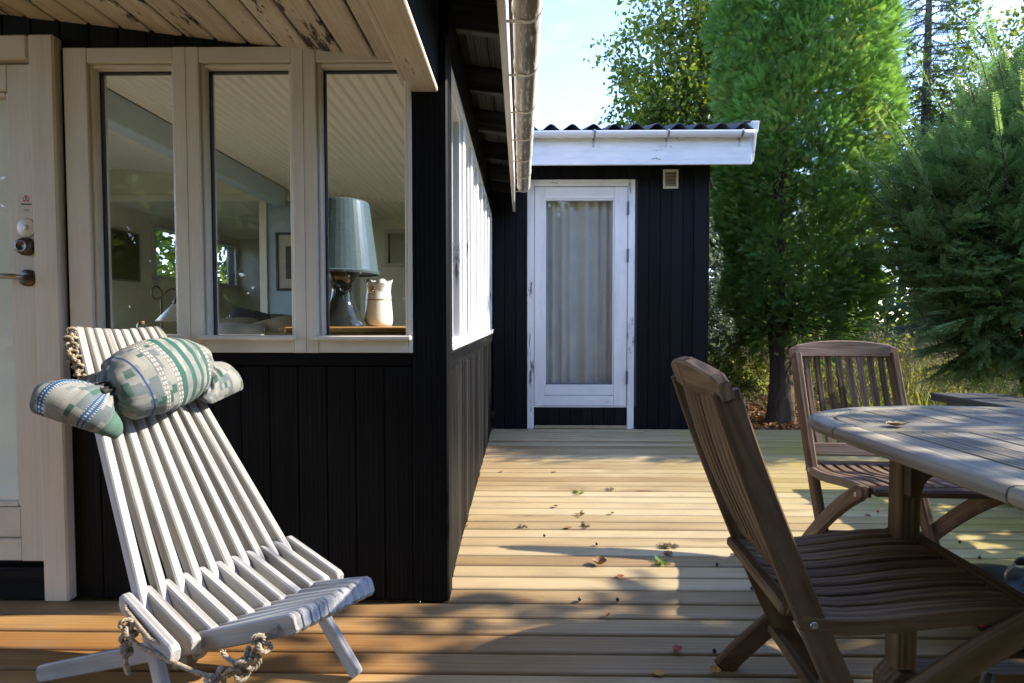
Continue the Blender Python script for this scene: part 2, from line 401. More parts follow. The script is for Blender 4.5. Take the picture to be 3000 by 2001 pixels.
def blind_mat():
    t = NT('blind_fabric')
    d = t.nd('ShaderNodeBsdfDiffuse', {'Color': (.86, .89, .89, 1)}); tr = t.nd('ShaderNodeBsdfTranslucent', {'Color': (.86, .89, .89, 1)})
    t.l.new(t.nd('ShaderNodeMixShader', {0: .35, 1: d.outputs[0], 2: tr.outputs[0]}).outputs[0], t.out.inputs[0]); MAT['blind_fabric'] = t.m
    t = NT('curtain_fabric')
    v = t.coords('Object', (1, 1, 1)); n = t.noise(v, 6, 4)
    d = t.nd('ShaderNodeBsdfDiffuse', {'Color': t.ramp(n, [(.3, (.52, .50, .47)), (.7, (.60, .58, .54))])}); tr = t.nd('ShaderNodeBsdfTranslucent', {'Color': (.5, .48, .43, 1)})
    t.l.new(t.nd('ShaderNodeMixShader', {0: .12, 1: d.outputs[0], 2: tr.outputs[0]}).outputs[0], t.out.inputs[0]); MAT['curtain_fabric'] = t.m
blind_mat()
def ground_mat():
    t = NT('ground_soil'); wp = t.nd('ShaderNodeNewGeometry').outputs['Position']
    n = t.noise(wp, 3.0, 8, .7); n2 = t.noise(wp, .35, 4); n3 = t.noise(wp, 40, 4, .7)
    soil = t.ramp(n, [(.3, (.05, .03, .018)), (.55, (.13, .075, .04)), (.75, (.22, .14, .08))])
    grass = t.ramp(n3, [(.3, (.035, .06, .015)), (.7, (.12, .16, .045))])
    MAT['ground_soil'] = t.pbsdf(t.mix(t.ramp(n2, [(.42, 0.0), (.58, 1.0)]), soil, grass), .9, t.bump(n3, .5, .03), .1)
ground_mat()
def bark_mat(name, a, b, sc=(26, 26, 3.5)):
    t = NT(name); v = t.coords('Object', sc); n = t.noise(v, 1.0, 6, .65, .8); big = t.noise(t.coords('Object', (3, 3, 2)), 1.0, 3)
    col = t.ramp(n, [(.32, a), (.68, b)]); col = t.mix(t.math('MULTIPLY', big, .35), col, (.09, .10, .06))
    MAT[name] = t.pbsdf(col, .85, t.bump(n, .9, .02), .2)
bark_mat('bark_thuja', (.05, .032, .022), (.20, .145, .105)); bark_mat('bark_grey', (.05, .045, .035), (.16, .145, .12)); bark_mat('bark_red', (.035, .016, .010), (.10, .05, .03))
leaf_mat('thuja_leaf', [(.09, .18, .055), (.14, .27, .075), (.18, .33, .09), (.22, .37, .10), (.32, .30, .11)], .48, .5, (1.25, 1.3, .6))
leaf_mat('yew_leaf', [(.09, .15, .058), (.15, .245, .088), (.21, .32, .11), (.28, .38, .13)], .46, .38, (1.2, 1.3, .8), .5)
leaf_mat('broad_leaf', [(.05, .09, .018), (.10, .165, .026), (.15, .22, .034), (.21, .24, .045)], .48, .45)
leaf_mat('spruce_leaf', [(.03, .06, .028), (.05, .095, .042), (.075, .13, .055)], .25, .5)
leaf_mat('grey_leaf', [(.05, .075, .055), (.10, .135, .10), (.16, .20, .155), (.20, .24, .20)], .3, .5, tcol=(1.2, 1.3, .9))
leaf_mat('under_leaf', [(.08, .12, .022), (.15, .21, .036), (.24, .29, .06), (.34, .32, .13)], .45, .5)
leaf_mat('dry_leaf', [(.10, .045, .018), (.19, .085, .03), (.30, .15, .06), (.22, .10, .045), (.36, .22, .12)], .2, .7, tcol=(1.3, 1, .6))
leaf_mat('dry_twig', [(.10, .075, .045), (.20, .155, .09), (.32, .25, .15)], .05, .7)
leaf_mat('vine_leaf', [(.04, .10, .02), (.07, .16, .03)], .35, .4)

# ================================================================== SETTING
def boxes_mesh(name, boxes, mat, parent=None):
    V = []; F = []
    for (x0, x1, y0, y1, z0, z1) in boxes:
        b = len(V)
        V += [(x0, y0, z0), (x1, y0, z0), (x1, y1, z0), (x0, y1, z0), (x0, y0, z1), (x1, y0, z1), (x1, y1, z1), (x0, y1, z1)]
        F += [[b + i for i in q] for q in ((0, 3, 2, 1), (4, 5, 6, 7), (0, 1, 5, 4), (1, 2, 6, 5), (2, 3, 7, 6), (3, 0, 4, 7))]
    return mobj(name, mesh_py(name, V, F), mat, parent)

# ground sheet
def gz(x, y):
    f = np.clip((np.asarray(y, float) - 6.3) / 2.6, 0, 1); g = np.clip((np.asarray(x, float) - 1.2) / 1.2, 0, 1)
    return .42 * f * f * (3 - 2 * f) * g
def ground():
    n = 60; xs = np.concatenate([np.linspace(-400, -16, 8), np.linspace(-14, 18, n), np.linspace(22, 400, 8)])
    ys = np.concatenate([np.linspace(-400, -14, 8), np.linspace(-12, 24, n), np.linspace(28, 600, 8)])
    X, Y = np.meshgrid(xs, ys, indexing='ij'); Z = -.20 + .04 * np.sin(X * 1.3) * np.cos(Y * 1.1) + .03 * np.sin(X * .5 + Y * .7)
    Z = Z + gz(X, Y)
    inside = (X > -7) & (X < 2.7) & (Y > -2) & (Y < 6.2); Z = np.where(inside, np.minimum(Z, -.2), Z)
    V = np.stack([X, Y, Z], -1).reshape(-1, 3); a, b = len(xs), len(ys)
    i, j = np.meshgrid(np.arange(a - 1), np.arange(b - 1), indexing='ij'); q = (i * b + j).ravel()
    o = mobj('ground', mesh_np('ground', V, np.stack([q, q + b, q + b + 1, q + 1], -1), True), MAT['ground_soil'])
    tag(o, 'brown leaf strewn soil under the trees beyond the deck', None, kind='structure')
ground()

# deck
def deck():
    d = boxes_mesh('deck', [(x, x + .05, -.05, 5.1, -.17, -.032) for x in (-.2, .4, 1.0, 1.6, 2.2, 2.55)] +
                   [(x, x + .05, -.05, 1.9, -.17, -.032) for x in (-3.0, -2.2, -1.4, -.8)] + [(-3.2, 2.6, -.06, -.02, -.17, -.03), (1.7, 2.6, 5.1, 5.14, -.17, -.03), (2.6, 2.62, -.05, 5.14, -.17, -.032)], MAT['bench_dark'])
    tag(d, kind='structure', label='deck of pale pine boards between the black house and the shed')
    prof = [(-.0447, -.028), (-.0447, -.008), (-.0430, -.0035), (-.039, -.0006), (-.02, .0012), (0, .0017), (.02, .0012), (.039, -.0006), (.0430, -.0035), (.0447, -.008), (.0447, -.028)]
    meshes = {}
    for kind, L in (('long', 5.80), ('short', 2.885)):
        rings = [[(x, y, z) for y, z in prof] for x in (-L / 2, -L / 2 + .004, 0, L / 2 - .004, L / 2)]
        o = loft('board', rings, MAT['deck_pine']); meshes[kind] = (o.data, L); bpy.data.objects.remove(o)
    k = 0; y = 5.10
    while y > -.05:
        kind = 'long' if y < 1.93 else 'short'; me, L = meshes[kind]
        xr = 2.62 + random.uniform(-.006, .006)
        M = Matrix.Translation((xr - L / 2, y, random.uniform(-.0012, .0012))) @ Matrix.Rotation(R(random.uniform(-.04, .04)), 4, 'Z') @ Matrix.Rotation(R(random.uniform(-.5, .5)), 4, 'X')
        mobj('board', me, None, d, M); y -= .1; k += 1
    return d
deck()

# ------------------------------------------------------------------ summer house
HS = thing('summer_house', (-2.4, 4.0, 0), 'black boarded summer house with white window frames and low eaves', 'house')
BK, WF, SF = MAT['black_board'], MAT['white_frame'], MAT['soffit']
FY = 1.955                                                   # front face of the cladding
ROOF = lambda x: 2.14 + .126 * (-.26 - x)                    # underside of rafters
def text_mesh(name, body, size, mat, parent, M, depth=.0004):
    cu = bpy.data.curves.new(name, 'FONT'); cu.body = body; cu.size = size; cu.align_x = 'CENTER'; cu.extrude = depth
    tmp = bpy.data.objects.new('tmp', cu); COL.objects.link(tmp)
    dg = bpy.context.evaluated_depsgraph_get(); me = bpy.data.meshes.new_from_object(tmp.evaluated_get(dg))
    bpy.data.objects.remove(tmp); return mobj(name, me, mat, parent, M)

def house_front():
    w = boxes_mesh('wall', [(-1.55, -.37, FY + .02, FY + .12, 0, .868), (-1.64, -1.556, FY + .02, FY + .12, 0, 2.0), (-3.4, -.37, FY + .02, FY + .12, 1.907, 2.50), (-3.4, -2.50, FY + .02, FY + .12, 0, 1.905), (-2.49, -1.645, FY + .02, FY + .12, 0, .13)], BK, HS)
    x = -.374
    i = 0
    while x > -1.60:
        x0 = max(x - .0992, -1.60)
        if x - x0 > .02: bx('plank', x0 + .0006, x - .0006, FY, FY + .02, .0, .824 if x0 > -1.55 else .86, BK, w, .0028)
        x -= .1; i += 1
    bx('trim_board', -1.552, -.376, FY - .008, FY + .02, .826, .868, BK, w, .003)
    x = -.375
    while x > -3.3:                                          # planks over the windows
        bx('plank', x - .0985, x, FY, FY + .02, 1.908, ROOF(x) - .03, BK, w, .004); x -= .1
    bx('plank', -1.573, -1.557, FY - .002, FY + .02, .862, 1.907, BK, w, .002)
    bx('threshold', -2.48, -1.66, FY - .02, FY + .05, .0, .115, BK, w, .004)
    # three windows
    bounds = [(-1.554, -1.1355), (-1.1345, -.7355), (-.7345, -.370)]; panes = [(-1.462, -1.191), (-1.079, -.789), (-.681, -.396)]
    z0, z1, pz0, pz1 = .87, 1.905, .927, 1.842
    for (a, b), (pl, pr) in zip(bounds, panes):
        win = part_empty('window', HS, Matrix.Translation(((a + b) / 2, FY, z0)))
        bl, br, bt, bb = pl - .012, pr + .012, pz1 + .012, pz0 - .010
        y0, y1 = 1.938, 2.03
        bx('stile', a, bl, y0, y1, z0, z1, WF, win, .002); bx('stile', br, b, y0, y1, z0, z1, WF, win, .002)
        bx('rail', bl + .0005, br - .0005, y0 + .001, y1, bt, z1 - .0005, WF, win, .002); bx('rail', bl + .0005, br - .0005, y0 + .001, y1, z0 + .0005, bb, WF, win, .002)
        yb0, yb1 = 1.950, 2.02
        bx('bead', bl + .0005, pl, yb0, yb1, bb, bt, WF, win, .003); bx('bead', pr, br - .0005, yb0, yb1, bb, bt, WF, win, .003)
        bx('bead', pl + .0003, pr - .0003, yb0 + .001, yb1, pz1, bt - .0003, WF, win, .003); bx('bead', pl + .0003, pr - .0003, yb0 + .001, yb1, bb + .0003, pz0, WF, win, .003)
        bx('seal', pl, pl + .006, 1.982, 1.999, pz0, pz1, MAT['seal_black'], win, .001); bx('seal', pl + .006, pr, 1.982, 1.999, pz1 - .006, pz1, MAT['seal_black'], win, .001)
        bx('pane', pl, pr, 1.988, 1.992, pz0, pz1, MAT['pane_glass'], win, .0005)
        bx('sill', pl - .026, pr + .024, 1.912, 1.984, pz0 - .014, pz0 + .003, WF, win, .004)
    # post and beam
    bx('post', -.374, -.249, 1.945, 2.04, 0, 1.95, BK, HS, .006)
    bm_ = bx('beam', -.366, -.279, -.8, 1.98, 1.772, 2.16, BK, HS, .005)
    bx('soffit_trim', -.368, -.281, -.8, 1.965, 1.753, 1.771, SF, bm_, .003)
    bx('soffit_trim', -.405, -.370, -.8, 1.95, 1.79, 1.815, SF, bm_, .003)
    # soffit boards over the porch, lengthened unseen past the camera to shade the front
    sf = part_empty('porch_ceiling', HS, Matrix.Translation((-1.6, 1.5, 1.9)))
    x = -.385; sl = math.atan(.126)
    while x > -3.3:
        xc = x - .0525; z = 1.858 + .126 * (-.435 - xc) + .010 + random.uniform(-.0015, .0015)
        M = Matrix.Translation((xc, .57, z)) @ Matrix.Rotation(sl, 4, 'Y') @ Matrix.Rotation(R(90), 4, 'Z')
        mobj('ceiling_board', matcopy(cham_box(2.8, .0995 + random.choice((0, .0012, -.002)), .02, .005), SF), None, sf, M); x -= .109
    # door at the left
    dr = part_empty('door', HS, Matrix.Translation((-2.06, FY, 0)))
    bx('casing', -1.662, -1.574, 1.922, 1.99, .0, 1.944, WF, dr, .006); bx('casing', -2.50, -1.664, 1.9225, 1.99, 1.862, 1.9435, WF, dr, .006)
    bx('casing', -2.58, -2.502, 1.922, 1.99, 0, 1.944, WF, dr, .006)
    bx('stile', -1.755, -1.672, 1.944, 1.99, .135, 1.853, WF, dr, .003); bx('stile', -2.49, -2.40, 1.944, 1.99, .135, 1.853, WF, dr, .003)
    bx('rail', -2.399, -1.7555, 1.945, 1.99, 1.765, 1.853, WF, dr, .003)
    bx('rail', -2.399, -1.7555, 1.946, 1.99, .136, .215, WF, dr, .003); bx('rail', -2.399, -1.7555, 1.946, 1.99, .220, .325, WF, dr, .003)
    bx('bead', -1.767, -1.756, 1.952, 1.985, .33, 1.762, WF, dr, .002); bx('bead', -2.398, -1.768, 1.952, 1.985, .327, .342, WF, dr, .002); bx('bead', -2.398, -1.768, 1.952, 1.985, 1.746, 1.763, WF, dr, .002)
    bx('pane', -2.398, -1.768, 1.966, 1.970, .343, 1.745, MAT['pane_glass'], dr, .0005)
    loft('blind', [[(x, 2.03 + .004 * math.sin(x * 40), z) for z in (.33, 1.76)] for x in np.linspace(-2.42, -1.75, 20)], MAT['blind_fabric'], dr, cap=False, closed=False)
    # lock, handle, sticker
    face = Matrix.Rotation(R(90), 4, 'X')
    def disc(name, x, z, r, h, mat, prof=None):
        pr = prof or [(0, 0), (r, 0), (r, h * .7), (r * .93, h), (0, h)]
        return lathe(name, pr, mat, dr, Matrix.Translation((x, 1.944, z)) @ face, 28)
    disc('lock', -1.7, 1.235, .031, .02, MAT['dark_steel'], [(0, 0), (.031, 0), (.031, .012), (.024, .026), (.012, .027), (.011, .022), (0, .022)])
    disc('escutcheon', -1.7, 1.128, .029, .009, MAT['dark_steel'])
    tube('handle', bez([(-1.70, 1.94, 1.128), (-1.70, 1.905, 1.128), (-1.715, 1.893, 1.130), (-1.76, 1.890, 1.130), (-1.84, 1.890, 1.127)], 20), .0095, MAT['steel'], dr, 12)
    pw = simple('sticker_white', (.66, .63, .56), .35)
    disc('cover_plate', -1.699, 1.300, .033, .004, pw); disc('cover_ring', -1.699, 1.300, .011, .0045, simple('sticker_grey', (.48, .45, .39), .4))
    st = bx('sticker', -1.727, -1.672, 1.9436, 1.9442, 1.345, 1.415, simple('sticker_clear', (.62, .57, .48), .25), dr, .0001)
    red = simple('sticker_red', (.42, .02, .025), .4); blk = simple('sticker_black', (.02, .02, .02), .4)
    X = lambda dx: -1.6985 + dx; y = 1.9433
    mobj('house_mark', mesh_py('house_mark', [(X(-.014), y, 1.399), (X(0), y, 1.413), (X(.014), y, 1.399), (X(.010), y, 1.399), (X(.010), y, 1.389), (X(-.010), y, 1.389), (X(-.010), y, 1.399)], [(0, 1, 2, 3, 4, 5, 6)]), red, dr)
    eye = [(X(.0085 * math.cos(a)), y - .0003, 1.3985 + .0048 * math.sin(a)) for a in np.linspace(0, 2 * math.pi, 17)[:-1]]
    mobj('eye_mark', mesh_py('eye_mark', eye, [tuple(range(16))]), pw, dr)
    pu = [(X(.0037 * math.cos(a)), y - .0006, 1.3985 + .0037 * math.sin(a)) for a in np.linspace(0, 2 * math.pi, 17)[:-1]]
    mobj('pupil_mark', mesh_py('pupil_mark', pu, [tuple(range(16))]), blk, dr)
    text_mesh('lettering', 'Nabohj\u00e6lp', .0088, blk, dr, Matrix.Translation((X(0), y - .0003, 1.378)) @ face)
    for k, (a, b) in enumerate(((-.011, .011), (-.010, .010))): bx('small_print', X(a), X(b), 1.9431, 1.9434, 1.3615 - k * .0035, 1.363 - k * .0035, blk, dr, .0001)
    bx('small_print', X(-.014), X(.014), 1.9431, 1.9434, 1.3525, 1.353, blk, dr, .0001)
house_front()

def house_side():
    SX = -.262
    w = boxes_mesh('wall', [(SX - .12, SX - .02, 2.041, 5.15, 0, .868), (SX - .12, SX - .02, 2.041, 2.10, .868, 2.2), (SX - .12, SX - .02, 2.041, 5.15, 1.925, 2.32), (SX - .12, SX - .02, 5.08, 5.15, .868, 1.93)], BK, HS)
    y = 2.043
    while y < 5.14:
        y1 = min(y + .0965, 5.146); bx('plank', SX - .02, SX + random.uniform(-.002, .001), y, y1, 0, .80, MAT['black_worn'], w, .005); y += .1
    bx('trim_board', SX - .018, SX + .012, 2.042, 5.147, .802, .868, MAT['black_worn'], w, .004)
    bx('trim_board', SX - .02, SX + .006, 2.042, 5.147, 1.930, 2.13, BK, w, .004)
    PW = MAT['white_peel']
    bx('corner_board', SX - .02, SX + .01, 2.042, 2.09, .87, 1.93, BK, w, .003)
    bx('sill_board', SX - .06, SX + .016, 2.09, 5.10, .870, .893, PW, HS, .005)
    bx('head_board', SX - .06, SX + .004, 2.09, 5.10, 1.885, 1.928, PW, HS, .004)
    ys = [2.13] + [2.60 + .4 * k for k in range(7)]
    bx('mullion', SX - .06, SX + .004, 2.091, 2.13, .894, 1.884, PW, HS, .003)
    for k in range(7):
        a = 2.13 if k == 0 else 2.70 + .4 * (k - 1); b = 2.60 + .4 * k
        if b > 5.1: b = 5.10
        win = part_empty('window', HS, Matrix.Translation((SX, (a + b) / 2, .9)))
        bx('bead', SX - .045, SX - .012, a, a + .018, .894, 1.884, PW, win, .003); bx('bead', SX - .045, SX - .012, b - .018, b, .894, 1.884, PW, win, .003)
        bx('pane', SX - .034, SX - .030, a + .018, b - .018, .91, 1.87, MAT['pane_glass'], win, .0005)
        bx('bead', SX - .045, SX - .010, a + .0185, b - .0185, .894, .91, PW, win, .003); bx('bead', SX - .045, SX - .012, a + .0185, b - .0185, 1.87, 1.884, PW, win, .003)
        bx('sill', SX - .03, SX + .022, a + .004, b - .004, .8935, .905, PW, win, .003)
        if b < 5.05: bx('mullion', SX - .06, SX + .004, b + .0005, b + .0995, .894, 1.884, PW, HS, .003)
    # rafters, sarking, fascia, gutter
    RD = MAT['rafter_dark']
    rf = part_empty('roof', HS, Matrix.Translation((-2.5, 3.5, 2.4)))
    for k in range(-5, 6):
        y = 2.32 + .6 * k
        if y > 5.12: y = 5.10
        if y < -.8: continue
        p0 = (-.52, y, ROOF(-.52) + .06); p1 = (-.078, y, ROOF(-.078) + .06)
        if y < 2.0: p0 = (-.25, y, ROOF(-.25) + .06)
        bar('rafter', p0, p1, .046, .12, RD, rf, (0, 1, 0), .004)
    for k in range(5):
        x = -.105 - k * .1
        M = Matrix.Translation((x, 2.15, ROOF(x) + .133)) @ Matrix.Rotation(math.atan(.126), 4, 'Y') @ Matrix.Rotation(R(90), 4, 'Z')
        mobj('roof_board', matcopy(cham_box(6.0, .096, .018, .004), RD), None, rf, M)
    for x0, x1, s, z0 in ((-.03, -3.9, .126, ROOF(-.03) + .16), (-3.9, -4.85, -.126, ROOF(-3.9) + .16)):
        z1 = z0 + s * (x0 - x1)
        V = []
        nn = 60
        xs = np.linspace(x0, x1, nn)
        zz = z0 + (z1 - z0) * (xs - x0) / (x1 - x0)
        V = [(x, y, z + dz) for dz in (0, .04) for y in (-.85, 9.4) for x, z in zip(xs, zz)]
        F = []
        for a in range(nn - 1):
            F += [(a, a + 1, nn + a + 1, nn + a), (2 * nn + a, 3 * nn + a, 3 * nn + a + 1, 2 * nn + a + 1), (a, 2 * nn + a, 2 * nn + a + 1, a + 1), (nn + a, nn + a + 1, 3 * nn + a + 1, 3 * nn + a)]
        F += [(0, nn, 3 * nn, 2 * nn), (nn - 1, 3 * nn - 1, 4 * nn - 1, 2 * nn - 1)]
        mobj('roof_sheet', mesh_py('roof_sheet', V, F), MAT['roof_sheet'], rf)
    bx('fascia', -.074, -.050, -.84, 5.12, 1.95, 2.235, WF, rf, .003)
    g = gutter('gutter', (.021, -.85, 2.035), (.021, 4.50, 2.035), .050, MAT['gutter_plastic'], rf, HS)
    for k in range(-6, 7):
        y = 1.95 + .42 * k
        bracket(y, .021, 2.035, .0535, MAT['gutter_plastic'], g)
def half_ring(r, n=14, over=.15):
    return [(-r * math.cos(a), -r * math.sin(a)) for a in np.linspace(-over, math.pi + over, n)]
def gutter(name, p0, p1, r, mat, parent, _h=None):
    """half round trough along p0->p1, open upwards; UV.y runs round the trough from its inner to its outer rim"""
    p0, p1 = Vector(p0), Vector(p1); ax = (p1 - p0); L = ax.length; ax.normalize(); side = ax.cross(Vector((0, 0, 1)))
    n = 16; outer = half_ring(r, n, 0.1); inner = half_ring(r - .003, n, 0.1)[::-1]
    loop = outer + inner; m = len(loop); V = []; UV = []
    segs = 16
    for s in range(segs + 1):
        for i, (u, v) in enumerate(loop):
            V.append((s / segs * L, u, v)); UV.append((s / segs * L, (i / (n - 1)) if i < n else (m - 1 - i) / (n - 1)))
    F = [(s * m + i, s * m + (i + 1) % m, (s + 1) * m + (i + 1) % m, (s + 1) * m + i) for s in range(segs) for i in range(m)]
    for s, rev in ((0, 1), (segs, 0)):                        # end caps: half discs
        c = list(range(s * m, s * m + n)); F.append(tuple(c[::-1] if rev else c))
    me = mesh_py(name, V, F, True); uvl = me.uv_layers.new(name='UVMap')
    for lp in me.loops: uvl.data[lp.index].uv = UV[lp.vertex_index]
    bm = bmesh.new(); bm.from_mesh(me); bmesh.ops.recalc_face_normals(bm, faces=bm.faces); bm.to_mesh(me); bm.free()
    M = Matrix((ax, side, Vector((0, 0, 1)))).transposed().to_4x4(); M.translation = p0
    return mobj(name, me, mat, parent, M)
def bracket(y, cx, cz, r, mat, parent):
    rings = []
    for dy in (-.009, .009):
        rings.append([(cx + u, y + dy, cz + v) for u, v in half_ring(r, 14, .35)] + [(cx + u, y + dy, cz + v) for u, v in half_ring(r - .003, 14, .35)[::-1]])
    loft('gutter_bracket', rings, WF, parent, smooth=False)
    bx('gutter_bracket', cx - r - .016, cx - r * .2, y - .0085, y + .0085, cz - r + .004, cz - r + .007, WF, parent, .0008)
house_side()

def house_inside():
    IW, IC = MAT['interior_wall'], MAT['interior_ceiling']
    fl = boxes_mesh('floor', [(-4.7, -.385, 2.08, 9.2, -.1, .06)], MAT['interior_floor'], HS)
    boxes_mesh('wall', [(-4.72, -4.6, 2.08, 2.2, 0, 2.9), (-4.72, -4.6, 5.9, 7.1, 0, 2.9), (-4.72, -4.6, 2.2, 5.9, 0, .25), (-4.72, -4.6, 2.2, 5.9, 2.25, 2.9), (-4.72, -4.6, 7.1, 9.3, 0, 1.55), (-4.72, -4.6, 7.1, 9.3, 2.15, 2.9), (-4.72, -4.6, 7.75, 8.5, 1.55, 2.15), (-4.72, -4.6, 9.1, 9.3, 1.55, 2.15),  # wide unseen opening in the left wall, added to let more daylight in
                              (-4.6, -.38, 9.2, 9.3, 0, 2.9), (-4.72, -3.4, 2.0, 2.08, 0, 2.9),
                              (-2.09, -.38, 7.4, 7.5, 0, 1.72), (-2.09, -.38, 7.4, 7.5, 2.12, 2.4), (-2.09, -1.72, 7.4, 7.5, 1.72, 2.12), (-1.36, -.38, 7.4, 7.5, 1.72, 2.12),
                              (-4.6, -.38, 6.1, 6.16, 2.26, 2.95), (-.385, -.3, 5.16, 9.3, 0, 2.6)], IW, HS)
    boxes_mesh('partition', [(-2.72, -2.1, 6.1, 6.18, 0, 2.26)], MAT['interior_blue'], HS)
    bx('door_post', -2.80, -2.721, 6.08, 6.19, .06, 2.26, IW, HS, .004)
    bx('header_trim', -4.6, -.39, 6.075, 6.099, 2.26, 2.33, IW, HS, .004)
    bx('header_panel', -2.05, -.39, 6.07, 6.098, 2.331, 2.42, MAT['beam_blue'], HS, .003)
    # ribbed ceiling sheets
    def ribs(x0, x1, zf, y0, y1, pitch, amp, name):
        xs = []; k = 0; x = x0
        while x > x1:
            for f, a in ((0, 0), (.25, 0), (.40, 1), (.85, 1), (1.0, 0)):
                xx = x - f * pitch
                if xx >= x1: xs.append((xx, zf(xx) + a * amp))
            x -= pitch
        V = [(x, y, z) for y in (y0, y1) for x, z in xs]; n = len(xs)
        mobj(name, mesh_py(name, V, [(i, i + 1, n + i + 1, n + i) for i in range(n - 1)]), IC, HS)
    zr = lambda x: 2.11 + .126 * (-.3 - x)
    ribs(-.38, -2.5, zr, 2.08, 6.1, .070, .020, 'ribbed_ceiling')
    ribs(-2.63, -4.6, lambda x: min(zr(x), 2.60), 2.08, 6.1, .070, .012, 'ribbed_ceiling')
    bx('ridge_beam', -2.63, -2.5, 2.08, 6.07, 2.20, 2.385, MAT['beam_blue'], HS, .006)
    for k in range(34):
        x = -.40 - k * .124
        bx('ceiling_lath', x - .119, x, 6.17, 9.2, 2.30, 2.315, IW, HS, .004)
    for (a, b, c, d) in ((7.1, 7.75, 1.55, 2.15), (8.5, 9.1, 1.55, 2.15)):      # small side windows
        win = part_empty('window', HS, Matrix.Translation((-4.6, (a + b) / 2, c)))
        bx('stile', -4.70, -4.57, a - .05, a, c - .05, d + .05, WF, win); bx('stile', -4.70, -4.57, b, b + .05, c - .05, d + .05, WF, win)
        bx('rail', -4.70, -4.57, a, b, d, d + .05, WF, win); bx('sill', -4.70, -4.52, a - .07, b + .07, c - .03, c, WF, win)
        bx('pane', -4.66, -4.655, a, b, c, d, MAT['pane_glass'], win, .001)
    win = part_empty('window', HS, Matrix.Translation((-1.54, 7.4, 1.72)))
    bx('stile', -1.77, -1.72, 7.37, 7.5, 1.69, 2.16, WF, win); bx('stile', -1.36, -1.31, 7.37, 7.5, 1.69, 2.16, WF, win); bx('rail', -1.72, -1.36, 7.37, 7.5, 2.12, 2.16, WF, win); bx('sill', -1.80, -1.28, 7.34, 7.5, 1.69, 1.72, WF, win)
    bx('pane', -1.72, -1.36, 7.45, 7.455, 1.72, 2.12, MAT['pane_glass'], win, .001)
house_inside()

